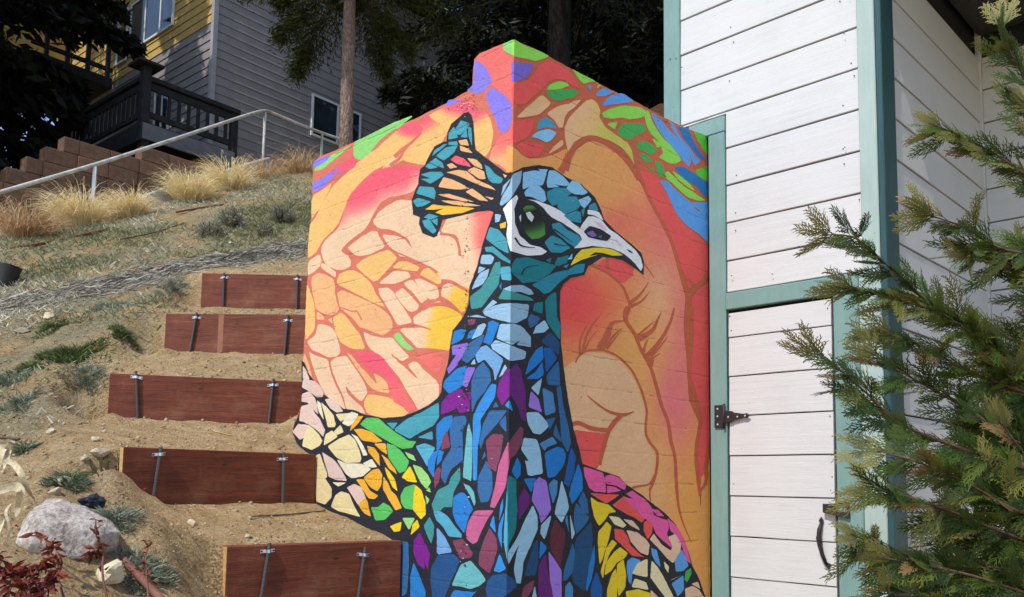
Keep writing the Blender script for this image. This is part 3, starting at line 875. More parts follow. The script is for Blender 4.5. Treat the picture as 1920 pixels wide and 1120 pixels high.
def mat_plain(name, c, rough=.7, spec=.3, amp=.25, sc=20, bump=.2):
    m = Mat(name, rough, spec); n = m.noise(sc, 6, .65); a = tuple(v*(1-amp) for v in c); b = tuple(min(1, v*(1+amp)) for v in c)
    m.color(m.ramp(n, [(.3, a), (.7, b)]))
    if bump: m.bump(n, bump, .008)
    return m.m
M_WHITE = mat_white(); M_GREEN = mat_green('sage_trim_paint', (.165, .285, .262), (.225, .36, .33)); M_TEAL = mat_green('dark_teal_trim', (.018, .062, .066), (.034, .092, .096))
M_PALE = mat_green('pale_sage_trim_paint', (.34, .44, .395), (.42, .52, .47)); M_IRON = mat_iron(); M_DARK = mat_plain('dark_gap_board', (.02, .02, .02)); M_SCREW = mat_plain('screw_zinc', (.55, .55, .56), .35, .6, .2, 80)
XF = 1.58; YS = -.961; XB = 3.2; PITCH_B = .2139; Z0 = 1.0655
shed = thing('garden_shed', 'white lap siding shed with sage green corner trim beside the mural', 'shed', (XF, YS, 0))
def local(me):
    me.transform(Matrix.Translation((-XF, -YS, 0))); return me
def sobj(name, me, mat, parent=None):
    o = link(name, local(me), mat, parent or shed); return o
def lap_front(y0, y1, z0, z1, x, proud=.017, gap=.0075):
    """one siding board facing -x, an open joint below it, lower edge a little proud"""
    a = x-proud+rnd.uniform(-.001, .001); b = x-proud+.005; n = 4; V, F = [], []
    for k in range(n+1):
        y = y0+(y1-y0)*k/n; dz = rnd.uniform(-.0014, .0014) if 0 < k < n else 0; zb, zt = z0+gap+dz, z1+rnd.uniform(-.0008, .0008)
        V += [(a+.002, y, zb), (a, y, zb+.003), (b, y, zt-.002), (b+.002, y, zt), (x+.012, y, zt), (x+.012, y, zb)]
    for k in range(n):
        for i in range(6): F.append((k*6+i, k*6+(i+1) % 6, (k+1)*6+(i+1) % 6, (k+1)*6+i))
    F += [tuple(range(6)), tuple(n*6+i for i in range(5, -1, -1))]
    me = pmesh('siding_board', V, F); bm = bmesh.new(); bm.from_mesh(me); bmesh.ops.recalc_face_normals(bm, faces=bm.faces); bm.to_mesh(me); bm.free(); return me
def lap_side(x0, x1, z0, z1, y, proud=.017):
    me = lap_front(-x1, -x0, z0, z1, y, proud)      # rotate: (x,y)->(-y, x)
    me.transform(Matrix(((0, -1, 0, 0), (1, 0, 0, 0), (0, 0, 1, 0), (0, 0, 0, 1)))); return me
zl = [Z0+PITCH_B*k for k in range(-6, 20)]
for z in zl[:-1]:
    y1 = .168
    if z < 3.5: y1 = -.125
    if z+PITCH_B < 2.6: continue
    zb = max(z, 2.598); sobj('siding_board', lap_front(-.868, y1, zb, z+PITCH_B, XF), M_WHITE)
    if z < 3.6 and z+PITCH_B > 3.612: sobj('siding_board', lap_front(-.125, .168, 3.614, z+PITCH_B, XF), M_WHITE)
def sbox(name, x0, x1, y0, y1, z0, z1, mat, bev=.004, parent=None):
    v, f = boxdata(x0, x1, y0, y1, z0, z1); me = pmesh(name, v, f)
    if bev: bevel(me, bev)
    return sobj(name, me, mat, parent)
# carcass behind the boards
sbox('wall_sheathing', XF+.013, XF+.06, YS+.03, .27, 0, 5.3, M_DARK, 0)
sbox('wall_sheathing', XF+.07, XB+.03, YS+.013, YS+.05, 0, 5.3, M_DARK, 0)
sbox('wall_sheathing', XB+.013, XB+.06, -4.2, YS+.012, 0, 5.3, M_DARK, 0)
# trim
sbox('corner_trim', XF-.030, XF+.012, .170, .280, 3.0, 5.2, M_GREEN)
sbox('corner_trim', XF-.031, XF+.012, -.958, -.872, 2.602, 5.2, M_PALE)
sbox('corner_trim', XF-.0305, XF+.012, -.9585, -.8505, 0, 2.600, M_PALE)
sbox('corner_trim', XF-.0305, XF+.135, YS-.030, YS+.0005, 0, 5.2, M_TEAL)  # side of the corner in a darker teal than its front
sbox('trim_board', XF-.028, XF+.012, -.1205, -.018, 0, 3.518, M_GREEN)
sbox('trim_board', XF-.0285, XF+.012, -.1222, .112, 3.521, 3.611, M_GREEN)
sbox('door_header', XF-.033, XF+.012, -.849, -.1215, 2.505, 2.597, M_GREEN)
sbox('door_jamb', XF-.0325, XF+.012, -.849, -.722, 0, 2.503, M_GREEN)
# side walls
for k in range(-1, 15):
    z = 2.116+PITCH_B*k-5*PITCH_B
    sobj('siding_board', lap_side(XF+.136, XB-.032, z, z+PITCH_B, YS), M_WHITE)
    sobj('siding_board', lap_front(-4.1, YS-.032, z, z+PITCH_B, XB), M_WHITE)
sbox('inside_corner_trim', XB-.03, XB+.005, YS-.03, YS+.002, .2, 5.2, M_WHITE, .003)
# eave above the recess
M_SOFFIT = mat_plain('dark_soffit', (.05, .05, .048), .8)
sbox('eave', 1.30, 3.19, -4.1, YS-.019, 4.40, 4.55, M_SOFFIT)
sbox('roof_overhang', XF-.15, XB+.3, -4.2, .5, 5.31, 5.40, M_SOFFIT)
# door
dr = sbox('door', XF-.004, XF+.012, -.712, -.130, .4, 2.490, M_DARK, 0); dr['label'] = 'white plank door with black hinge and handle'
for k in range(-3, 7):
    z = Z0+PITCH_B*k; z1 = min(z+PITCH_B, 2.486)
    if z1-z < .03: continue
    me = lap_front(-.7065, -.1335, z, z1, XF-.014, .010, .0045)
    sobj('door_plank', me, M_WHITE, dr)
# strap hinge
def flat_iron(name, pts, x, t, parent, mat=M_IRON):
    n = len(pts); V = [(x-t, y, z) for y, z in pts]+[(x, y, z) for y, z in pts]
    F = [tuple(range(n)), tuple(range(n, 2*n))[::-1]]+[(i, n+i, n+(i+1) % n, (i+1) % n) for i in range(n)]
    me = pmesh(name, V, F); bm = bmesh.new(); bm.from_mesh(me); bmesh.ops.recalc_face_normals(bm, faces=bm.faces); bm.to_mesh(me); bm.free(); return sobj(name, bevel(me, .0012), mat, parent)
hg = flat_iron('hinge', [(-.050, 1.985), (-.108, 1.985), (-.112, 1.954), (-.16, 1.948), (-.168, 1.941), (-.225, 1.931), (-.245, 1.934), (-.264, 1.921), (-.245, 1.907), (-.225, 1.910), (-.168, 1.899), (-.16, 1.892), (-.112, 1.884), (-.108, 1.862), (-.050, 1.862)], XF-.0345, .004, dr)
def disc(name, x, y, z, r, mat, parent, t=.002):
    v, f = tube([(x, y, z), (x-t, y, z)], [r, r*.8], 8); return sobj(name, pmesh(name, v, f), mat, parent)
for y, z in ((-.07, 1.965), (-.07, 1.924), (-.07, 1.88), (-.135, 1.918), (-.19, 1.917), (-.235, 1.92)): disc('screw', XF-.0387, y, z, .0055, M_SCREW, dr)
v, f = tube([(XF-.040, -.1105, 1.99), (XF-.040, -.1105, 1.857)], .007, 8); sobj('hinge_pin', pmesh('hinge_pin', v, f, True), M_IRON, dr)
# latch box and handle
lt = flat_iron('latch', [(-.655, 1.468), (-.715, 1.468), (-.715, 1.437), (-.775, 1.43), (-.772, 1.468), (-.722, 1.47), (-.722, 1.478), (-.785, 1.478), (-.787, 1.40), (-.655, 1.425)], XF-.034, .014, dr)
hd = flat_iron('door_handle', [(-.640, 1.405), (-.653, 1.385), (-.647, 1.372), (-.640, 1.364), (-.633, 1.372), (-.627, 1.385)], XF-.030, .004, dr)
hd2 = flat_iron('handle_plate', [(-.662, 1.185), (-.684, 1.178), (-.672, 1.150), (-.650, 1.178)], XF-.030, .004, dr)
hp = [(-.640, 1.37), (-.634, 1.34), (-.632, 1.30), (-.638, 1.26), (-.648, 1.22), (-.662, 1.175)]
v, f = tube([(XF-.034-.016*math.sin(math.pi*i/5), y, z) for i, (y, z) in enumerate(hp)], [.008, .0105, .012, .011, .010, .008], 8); sobj('handle_grip', pmesh('handle_grip', v, f, True), M_IRON, dr)
for y, z in ((-.14, 2.47), (-.15, 2.39), (-.69, 2.44), (-.155, 1.56), (-.69, 1.90), (-.695, 1.60), (-.688, 1.535), (-.694, 1.52), (-.68, 1.17), (-.67, 1.155), (-.69, 1.15), (-.70, 1.80)):
    disc('nail_head', XF-.0215, y, z, .0035, M_IRON, dr, .003)
for k in range(2, 15):
    for y in (-.84, -.79, -.17):
        if Z0+PITCH_B*k > 2.62 and rnd.random() < .6: disc('nail_head', XF-.0165, y+rnd.uniform(-.02, .02), Z0+PITCH_B*(k+rnd.choice((.2, .8)))+rnd.uniform(-.015, .015), .0034, M_IRON, shed, .003)
for y, z in ((.15, 3.98), (.19, 4.05), (.23, 4.06), (-.16, 2.69), (-.40, 2.66), (-.55, 2.78), (-.80, 3.24), (-.81, 3.83), (-.84, 4.02)):
    disc('nail_head', XF-.0325, y, z, .0035, M_IRON, shed, .003)
# ------------------------------------------------------------------ stair boards and hillside
BH = .286
def board_pts(l, r, dr_=None, wallx=None):
    R_ = on(r[0], r[1], 0, wallx) if dr_ is None else at(r[0], r[1], dr_)
    k = ray(*l); t = (R_[2]-CAM[2])/k[2]; return CAM+k*t, R_
BOARDS = [board_pts((426, 1025), (753, 1014), None, -.015), board_pts((232, 838), (593, 852), None, -.012), board_pts((206, 700), (568, 716), 5.15), board_pts((311, 588), (573, 590), 5.8), board_pts((379, 512), (575, 517), 6.6)]
BOARDS = [(a, b+(b-a)/np.linalg.norm(b-a)*(0 if i < 2 else .3)) for i, (a, b) in enumerate(BOARDS)]
CTRL = [(0, 1119, 2.45), (150, 1119, 2.7), (330, 1119, 3.1), (60, 1040, 2.95), (250, 1010, 3.3), (330, 960, 3.6), (0, 900, 3.7), (120, 880, 3.8), (205, 850, 3.95), (60, 800, 4.4), (180, 770, 4.55), (0, 720, 5.1), (150, 690, 5.1), (280, 650, 5.4),
        (20, 620, 5.9), (200, 600, 6.0), (340, 555, 6.3), (0, 560, 6.5), (150, 525, 6.9), (300, 490, 7.2), (450, 478, 7.2), (570, 470, 7.4), (0, 490, 7.4), (150, 460, 7.9), (300, 430, 8.7), (450, 400, 9.3), (570, 390, 9.5), (60, 455, 8.0), (200, 425, 8.9), (330, 390, 9.6), (440, 360, 10.1), (560, 345, 10.4),
        (600, 300, 11.6), (480, 320, 11.6), (1215, 190, 8.6), (1245, 222, 7.6)]
cp = []
for px, py, d in CTRL:
    q = at(px, py, d); s, dd = sdxy(q[0], q[1]); cp.append((float(s), float(dd), q[2]))
cp += [(-7, 3, 1.0), (-7, 6, 2.7), (-8, 9, 4.2), (-4.6, 12, 4.75), (-8, 13, 5.0), (-2.5, 13.5, 5.4), (-6, 17, 6.0), (-1, 17, 6.3), (3, 16, 7.2), (3, 12, 6.5), (6, 14, 7.8), (8, 9, 5.0), (5, 7, 3.6), (0, 24, 8.5), (-10, 24, 7.5), (10, 24, 10), (0, 60, 17), (-30, 40, 10), (30, 40, 14), (40, 90, 22), (-40, 90, 20),
       (.2, 5.6, 3.05), (1.2, 6.2, 3.35), (-.4, 6.2, 3.15), (2.4, 6.8, 3.9), (.9, 8, 4.1), (-.4, 9, 4.4), (-1, 1.5, .5), (-3, .5, .35), (0, 0, 0), (3, 0, -.1), (6, 2, 0), (2, 3, .35), (.3, 3.2, .55), (3.5, 4.5, .3), (6, 5, 1.0), (-.9, 3.0, .85), (-10, -10, -1.5), (10, -10, -1.5), (40, 0, 0), (-40, 0, 0), (40, 40, 12), (0, -60, -5)]
cp = np.array(cp)
def rbf_fit(P, z, lam=.02):
    n = len(P); D = np.linalg.norm(P[:, None]-P[None], axis=-1); K = np.where(D > 0, D, 0)
    A = np.zeros((n+3, n+3)); A[:n, :n] = K-lam*np.eye(n); A[:n, n] = 1; A[:n, n+1:] = P; A[n, :n] = 1; A[n+1:, :n] = P.T
    return np.linalg.solve(A, np.concatenate([z, np.zeros(3)]))
_w = rbf_fit(cp[:, :2], cp[:, 2])
def h0(s, d):
    s = np.asarray(s, float); d = np.asarray(d, float); sh = s.shape; Q = np.stack([s.ravel(), d.ravel()], -1); out = np.empty(len(Q))
    for i in range(0, len(Q), 20000):
        q = Q[i:i+20000]; D = np.linalg.norm(q[:, None]-cp[None, :, :2], axis=-1); out[i:i+20000] = D@_w[:-3]+_w[-3]+q@_w[-2:]
    return out.reshape(sh)
def ground_z(x, y, rough=True):
    x = np.asarray(x, float); y = np.asarray(y, float); s, d = sdxy(x, y); z = h0(s, d)
    if rough: z = z+(fbm(x*1.3, y*1.3, 4)*.16+fbm(x*5+9, y*5, 4)*.075+np.abs(fbm(x*15+2, y*15, 4))*.055+np.clip(fbm(x*9+5, y*9+2, 3)-.1, 0, 1)*.12)*sm(40, 5, d)
    yard = np.where(x > .1, (y < .1)*1.0, sm(.45, .0, y)*sm(-1.3, -.4, x))*sm(6, 3.5, x); z = z*(1-yard)+(.45+fbm(x*3, y*3, 3)*.1)*yard
    # treads
    A = [np.array(a[:2]) for a, b in BOARDS]; B = [np.array(b[:2]) for a, b in BOARDS]; zt = [a[2] for a, b in BOARDS]
    dist, par = [], []
    P = np.stack([x, y], -1)
    for a, b in zip(A, B):
        t = (b-a)/np.linalg.norm(b-a); n = np.array([-t[1], t[0]]); dist.append((P-a)@n-.044); par.append((P-a)@t)
    L = [np.linalg.norm(b-a) for a, b in zip(A, B)]
    tz = np.full(x.shape, np.nan); wgt = np.zeros(x.shape)
    nb = len(A)
    for i in range(-1, nb):
        lo = dist[i] if i >= 0 else None; hi = dist[i+1] if i+1 < nb else None
        m = np.ones(x.shape, bool)
        if lo is not None: m &= lo >= 0
        if hi is not None: m &= hi < 0
        if i == -1:
            val = zt[0]-BH+.03+np.clip(hi, -2, 0)*.45; lat = par[0]; fade = sm(-.9, -.25, hi)
        elif i == nb-1:
            val = zt[i]-.012+np.clip(lo, 0, 3)*.45; lat = par[i]; fade = sm(.7, .1, lo)
        else:
            fr = lo/(lo-hi+1e-9); val = (zt[i]-.012)*(1-fr)+(zt[i+1]-BH+.035)*fr; lat = np.where(fr < .5, par[i], par[i+1]); lat = par[i]*(1-fr)+par[i+1]*fr; fade = np.ones(x.shape)
        ww = sm(-.30, .03, lat)*fade
        if i >= 0: ww = ww
        tz = np.where(m, val, tz); wgt = np.where(m, ww, wgt)
    wgt = np.where(np.isnan(tz), 0, wgt)*np.where((x > .1) & (y < 1.75), 0, 1)
    tz = np.where(np.isnan(tz), 0, tz)
    if rough: tz = tz+fbm(x*7, y*7, 4)*.03+np.abs(fbm(x*17, y*17, 3))*.022
    z = z*(1-wgt)+tz*wgt
    def at_board(i, along, up):                 # a spot measured from a board's left end
        t = (B[i]-A[i])/L[i]; n = np.array([-t[1], t[0]]); return A[i]+t*along+n*up
    for i, along, up, r_, hgt in ((1, -.04, -.07, .10, .13), (1, .10, -.08, .09, .06), (0, .0, -.09, .11, .10), (2, L[2]-.30, -.10, .10, .10), (2, -.14, .03, .11, -.16), (3, -.13, .04, .12, -.20), (4, -.13, .03, .10, -.12), (2, -.32, .14, .16, .08), (3, -.30, .16, .16, .09), (3, .04, -.08, .07, .05), (2, .03, -.08, .07, .05)):
        c = at_board(i, along, up); g = np.exp(-((x-c[0])**2+(y-c[1])**2)/(r_*r_)); ok = (dist[i] < 0) if up < 0 else np.ones(x.shape, bool); z = z+hgt*g*ok
    return z, wgt
def mat_ground():
    m = Mat('hillside_earth', .95, .1)
    n1 = m.noise(.9, 6, .6); n2 = m.noise(7, 8, .7); n3 = m.noise(45, 6, .75); st = m.attr('tread').outputs['Fac']
    sand = m.ramp(n2, [(.25, (.40, .25, .12)), (.5, (.64, .45, .235)), (.75, (.80, .61, .36))])
    soil = m.ramp(n2, [(.28, (.29, .18, .085)), (.55, (.55, .385, .20)), (.8, (.70, .54, .34))])
    green = m.ramp(n3, [(.3, (.19, .19, .11)), (.7, (.48, .445, .30))])
    hill = m.mix(m.math('MULTIPLY', m.ramp(m.noise(2.6, 7, .7), [(.40, (0, 0, 0)), (.54, (1, 1, 1))]), .75), soil, green)
    c = m.mix(st, hill, sand); gr = m.ramp(m.noise(60, 6, .85), [(.34, (.40, .34, .28)), (.47, (.95, .93, .90)), (.66, (1.35, 1.32, 1.26))]); c = m.mix(.8, c, gr, 'MULTIPLY')
    sx = m.attr('needle').outputs['Fac']; c = m.mix(sx, c, m.ramp(m.noise(60, 5, .7), [(.35, (.05, .02, .01)), (.65, (.22, .095, .05))]))
    m.color(c); b = m.bump(m.math('ADD', n2, m.math('MULTIPLY', n3, .8)), 1.0, .06); v = m.vor(70); m.bump(v.outputs['Distance'], .4, .012, b); return m.m
M_GROUND = mat_ground()
def build_ground():
    def axis(lo, hi, step, far, g=1.25):
        a = list(np.arange(lo, hi+1e-6, step)); st = step; x = a[-1]; up = []
        while x < far[1]: st *= g; x += st; up.append(x)
        st = step; x = a[0]; dn = []
        while x > far[0]: st *= g; x -= st; dn.append(x)
        return np.array(dn[::-1]+a+up)
    S = axis(-4.6, .6, .027, (-260, 260)); D = axis(2.2, 8.0, .027, (-120, 420))
    s, d = np.meshgrid(S, D, indexing='xy'); x, y = xysd(s, d); z, wg = ground_z(x, y)
    n, m_ = s.shape; idx = np.arange(n*m_).reshape(n, m_)
    F = np.stack([idx[:-1, :-1].ravel(), idx[:-1, 1:].ravel(), idx[1:, 1:].ravel(), idx[1:, :-1].ravel()], -1)
    me = npmesh('ground', np.stack([x.ravel(), y.ravel(), z.ravel()], -1), F, True)
    a = me.attributes.new('tread', 'FLOAT', 'POINT')
    extra = np.maximum(wg, sm(.65, .2, np.abs(fbm(x*.8, y*.8, 3)*2+.3))*.35); extra = np.maximum(wg, sm(4.6, 3.6, d)*.75); a.data.foreach_set('value', extra.ravel().astype(np.float32))
    b = me.attributes.new('needle', 'FLOAT', 'POINT'); b.data.foreach_set('value', (sm(.6, 1.4, s)*sm(.2, .9, y-.2)).ravel().astype(np.float32))
    link('ground', me, M_GROUND, kind='structure')
build_ground()
# ---- boards
def mat_stain(name):
    m = Mat(name, .6, .25); v = m.map((1.0, 8, 12)); g = m.noise(3.2, 8, .65, vec=v, dist=.6); fine = m.noise(22, 5, .7, vec=v); r = m.rnd()
    base = m.ramp(g, [(.25, (.095, .024, .012)), (.55, (.185, .050, .026)), (.8, (.27, .084, .045))])
    kn = m.vor(3.1, vec=m.map((1.6, 1, 4.2))); k = m.ramp(kn.outputs['Distance'], [(.0, (1, 1, 1)), (.06, (1, 1, 1)), (.11, (0, 0, 0))])
    c = m.mix(m.math('MULTIPLY', k, .75), base, (.035, .012, .01)); n = m.noise(1.3, 4, .6); c = m.mix(1.0, c, m.ramp(n, [(.3, (.75, .75, .75)), (.7, (1.15, 1.12, 1.1))]), 'MULTIPLY')
    sx = m.n('SeparateXYZ'); m.l(m.co(), sx.inputs[0]); 
    dust = m.math('MULTIPLY', m.ramp(m.noise(4.5, 6, .75), [(.52, (0, 0, 0)), (.75, (1, 1, 1))]), .35); c = m.mix(dust, c, (.33, .20, .12)); c = m.mix(1.0, c, m.ramp(r, [(0, (.72, .70, .68)), (1, (1.2, 1.18, 1.15))]), 'MULTIPLY'); fl = m.ramp(fine, [(.3, (.6, .6, .6)), (.55, (1.05, 1.05, 1.05))]); c = m.mix(.8, c, fl, 'MULTIPLY')
    m.color(c); m.bump(m.math('ADD', g, m.math('MULTIPLY', fine, .6)), .5, .008); return m.m
def mat_cut():
    m = Mat('cut_lumber_end', .8, .2); g = m.noise(5, 6, .6, vec=m.map((3, 3, 9))); m.color(m.ramp(g, [(.3, (.42, .24, .085)), (.7, (.68, .44, .19))])); m.bump(g, .3, .004); return m.m
def mat_rebar():
    m = Mat('rebar_steel', .55, .5); n = m.noise(40, 5, .7); m.color(m.ramp(n, [(.45, (.085, .09, .10)), (.8, (.13, .08, .055))])); m.b.inputs['Metallic'].default_value = .25; return m.m
def mat_zinc():
    m = Mat('zinc_strap', .32, .5); n = m.noise(50, 4, .6); m.color(m.ramp(n, [(.3, (.5, .51, .54)), (.7, (.8, .81, .84))])); m.b.inputs['Metallic'].default_value = .75; return m.m
M_STAIN = mat_stain('red_stained_lumber'); M_CUT = mat_cut(); M_REBAR = mat_rebar(); M_ZINC = mat_zinc()
# rebar positions: top pixel, bottom pixel for each board (left rod, right rod)
RODS = [[((506, 1018), (490, 1119)), ((685, 1026), (672, 1119))], [((302, 838), (287, 936)), ((532, 848), (530, 945))], [((255, 696), (259, 803)), ((513, 711), (502, 812))], [((369, 586), (354, 672)), ((540, 591), (532, 680))], [((420, 512), (418, 580)), ((558, 515), (556, 585))]]
BL = ['lowest stair riser board, dark in shade, pale cut end showing', 'second stair riser board up, dark, with a raw yellow cut end', 'third stair riser board from the bottom, longest brown one', 'fourth stair riser board, red with a pale vertical streak', 'topmost red stair riser board under the dry netting']
M_STREAK = mat_plain('pale_wood_streak', (.30, .13, .07), .65, .2, .2, 30)
for i, (A_, B_) in enumerate(BOARDS):
    t = (B_-A_)/np.linalg.norm(B_-A_); L = np.linalg.norm(B_-A_); yaw = math.atan2(t[1], t[0])
    o = thing('stair_riser', BL[i], 'stair riser', A_-np.array([0, 0, BH]), 'stair riser boards', (0, 0, yaw))
    v, f = boxdata(0, L, 0, .07 if i == 0 else .042, 0, BH)
    bm = bmesh.new(); vs = [bm.verts.new(p) for p in v]; fs = [bm.faces.new([vs[k] for k in q]) for q in f]
    bmesh.ops.recalc_face_normals(bm, faces=bm.faces); bmesh.ops.bevel(bm, geom=bm.edges[:], offset=.003, segments=1, affect='EDGES')
    me = bpy.data.meshes.new('board'); 
    for fc in bm.faces: fc.material_index = 1 if (abs(fc.normal.x) > .9 and fc.calc_center_median().x < .1 and i < 2) else 0
    bm.to_mesh(me); bm.free(); me.materials.append(M_STAIN); me.materials.append(M_CUT); link('board', me, None, o)
    inv = Matrix.Rotation(-yaw, 3, 'Z'); n2 = np.array([-t[1], t[0]])
    if i == 3:
        sxp = ray(414, 620); k = ((A_-CAM)[:2]@n2)/(sxp[:2]@n2); q = inv@Vector(CAM+sxp*k-A_); box('wood_streak', q.x-.018, q.x+.018, -.0012, .003, .006, BH-.004, M_STREAK, o, 0)
    for (tp, bt) in RODS[i]:
        def hit(p):
            r = ray(*p); k = ((A_-CAM)[:2]@n2-.014)/(r[:2]@n2); q = inv@Vector(CAM+r*k-A_); return np.array([q.x, -.014, q.z+BH])
        a, b = hit(tp), hit(bt); b = b+(b-a)*.25
        V, F = tube([a, b], .0075, 8); 
        nr = int(np.linalg.norm(b-a)/.014)
        for k in range(nr):
            c = a+(b-a)*(k+.5)/nr; d_ = (b-a)/np.linalg.norm(b-a); vv, ff = tube([c-d_*.0028+np.array([0, 0, -.002]), c+d_*.0028+np.array([0, 0, .002])], .0098, 8); n0 = len(V); V += vv; F += [tuple(j+n0 for j in q) for q in ff]
        rod = link('rebar_stake', pmesh('rebar_stake', V, F), M_REBAR, o)
        c = a+(b-a)*min(.16, .035/np.linalg.norm(b-a)); X, Z = c[0], c[2]
        # two-hole pipe strap: arch over the rod with flat ears
        sec = []
        for (dx, dy) in ((-.031, -.001), (-.013, -.001), (-.0115, -.012), (-.008, -.022), (0, -.0255), (.008, -.022), (.0115, -.012), (.013, -.001), (.031, -.001)): sec.append((dx, dy))
        V, F = [], []; tl = rnd.uniform(-.004, .004)
        for dx, dy in sec:
            zz = Z+tl*dx/.036; V += [(X+dx, dy, zz-.007), (X+dx, dy, zz+.007), (X+dx, dy-.0016, zz+.007), (X+dx, dy-.0016, zz-.007)]
        for k in range(len(sec)-1):
            for j in range(4): F.append((k*4+j, k*4+(j+1) % 4, (k+1)*4+(j+1) % 4, (k+1)*4+j))
        F += [(0, 1, 2, 3), tuple(len(V)-4+j for j in (3, 2, 1, 0))]
        st = link('pipe_strap', pmesh('pipe_strap', V, F), M_ZINC, rod)
        for sg in (-1, 1):
            vv, ff = tube([(X+sg*.026, -.002, Z+sg*tl*.7), (X+sg*.026, -.006, Z+sg*tl*.7)], [.0045, .0038], 8); link('screw', pmesh('screw', vv, ff), M_IRON, rod)
# ------------------------------------------------------------------ house on the slope behind
HROT = math.radians(4.5); HD = 16.0
H0 = at(397, 150, HD); HX, HY = H0[0], H0[1]
uA = np.array([math.cos(HROT), math.sin(HROT)]); vB = np.array([-math.sin(HROT), math.cos(HROT)])
def hl(P): q = np.array([P[0]-HX, P[1]-HY]); return np.array([q@uA, q@vB, P[2]])
def hplane(px, py, ax, val):          # pixel -> house coordinates on plane u=val (ax 0) or v=val (ax 1)
    c = hl(CAM); r = ray(px, py); r = np.array([r[:2]@uA, r[:2]@vB, r[2]]); return c+r*((val-c[ax])/r[ax])
M_HGREY = mat_plain('grey_house_siding', (.265, .245, .235), .7, .2, .12, 3, .1); M_HYEL = mat_plain('yellow_house_siding', (.54, .37, .12), .7, .2, .12, 3, .1)
M_HTRIM = mat_plain('grey_house_trim', (.36, .355, .36), .6, .3, .1, 8, .1); M_WFRAME = mat_plain('white_window_frame', (.74, .74, .73), .5, .4, .06, 10, 0)
M_DECK = mat_plain('dark_deck_lumber', (.022, .023, .025), .75, .25, .45, 9, .35); M_FASCIA = mat_plain('grey_deck_fascia', (.15, .15, .165), .7, .25, .2, 6, .2)
def mat_glass():
    m = Mat('window_glass', .04, .8); n = m.noise(1.5, 3, .5); m.color(m.ramp(n, [(.3, (.012, .018, .024)), (.7, (.03, .045, .055))])); return m.m
M_GLASS = mat_glass(); M_CURT = mat_plain('blind_slats', (.17, .20, .22), .8, .2, .2, 30, 0)
ZB = 4.6; ZT = 12.6
house = thing('house', 'grey and yellow lap siding house with decks on the slope', 'house', (HX, HY, 0), rot=(0, 0, HROT))
pr = hplane(885, 300, 1, 0)[0]
def hbox(name, a, mat, parent=None, bev=0): return box(name, *a, mat, parent or house, bev)
LR, LL = pr, 7.0
hbox('wall_core', (.05, LR-.02, .05, LL, ZB, ZT), M_DARK)
HP = .172
def hboard(axis, a, b, z0, z1, mat):
    pr_ = .022
    if axis == 'r': V = [(u, w_, z) for u in (a, b) for (w_, z) in ((-pr_, z0), (.05, z0), (.05, z1+.01), (-.004, z1+.01))]
    else: V = [(w_, u, z) for u in (a, b) for (w_, z) in ((-pr_, z0), (.05, z0), (.05, z1+.01), (-.004, z1+.01))]
    F = [(0, 1, 2, 3), (7, 6, 5, 4)]+[(i, 4+i, 4+(i+1) % 4, (i+1) % 4) for i in range(4)]
    me = pmesh('siding_board', V, F); bm = bmesh.new(); bm.from_mesh(me); bmesh.ops.recalc_face_normals(bm, faces=bm.faces); bm.to_mesh(me); bm.free()
    link('siding_board', me, mat, house)
yz = hplane(340, 92, 0, 0)[2]
k = 0; z = ZB
while z < ZT-HP:
    hboard('r', .062, LR, z, z+HP, M_HGREY); hboard('l', .062, LL, z, z+HP, M_HYEL if z > yz else M_HGREY); z += HP; k += 1
hbox('corner_board', (-.035, .058, -.035, .002, ZB, ZT), M_HTRIM); hbox('corner_board', (-.034, .0015, .003, .06, ZB, ZT), M_HTRIM)
hbox('corner_board', (LR, LR+.06, -.03, .08, ZB, ZT), M_HTRIM)
def hwindow(axis, a0, a1, z0, z1, mull, curtains=False, name='window'):
    """frame proud of the siding with a pane behind"""
    def bx(p, q, z_0, z_1, d0, d1): return (p, q, d0, d1, z_0, z_1) if axis == 'r' else (d0, d1, p, q, z_0, z_1)
    t = .045; w_ = joined(name, [bx(a0, a1, z1-t, z1, -.055, -.02), bx(a0, a1, z0, z0+t, -.055, -.02), bx(a0, a0+t, z0+t, z1-t, -.055, -.02), bx(a1-t, a1, z0+t, z1-t, -.055, -.02)]+[bx(m-.022, m+.022, z0+t, z1-t, -.052, -.02) for m in mull], M_WFRAME, house)
    es = [a0+t]+list(mull)+[a1-t]
    for i in range(len(es)-1):
        joined('pane', [bx(es[i]+(.03 if i else 0), es[i+1]-(.03 if i < len(es)-2 else 0), z0+t, z1-t, -.036, -.030)], M_GLASS, w_)
    if curtains:
        sl = []; x = a0+t+.03
        while x < a1-t-.05: sl.append(bx(x, x+.05, z0+t+.02, z1-t-.02, -.0285, -.026)); x += .085
        joined('blind', sl, M_CURT, w_)
    return w_
p0, p1 = hplane(585, 175, 1, -.03), hplane(584, 254, 1, -.03); p2 = hplane(677, 210, 1, -.03)
hwindow('r', p0[0], p2[0], p1[2], p0[2], [p0[0]+(p2[0]-p0[0])*.52], True)
# tall windows of the yellow wall, placed where they look down the slope
w0, w1, w2 = hplane(325, 47, 0, -.03), hplane(242, 103, 0, -.03), hplane(218, 118, 0, -.03)
hwindow('l', w0[1], w1[1], w0[2], ZT-1.0, [hplane(300, 62, 0, -.03)[1], hplane(271, 82, 0, -.03)[1]])
hwindow('l', w1[1]+.12, w2[1], w1[2]-.08, ZT-1.0, [])
# lower window / door seen through the deck rail
q0, q1 = hplane(318, 190, 0, -.03), hplane(288, 240, 0, -.03)
hwindow('l', q0[1], q1[1], q1[2]-.9, q0[2]+.35, [(q0[1]+q1[1])/2])
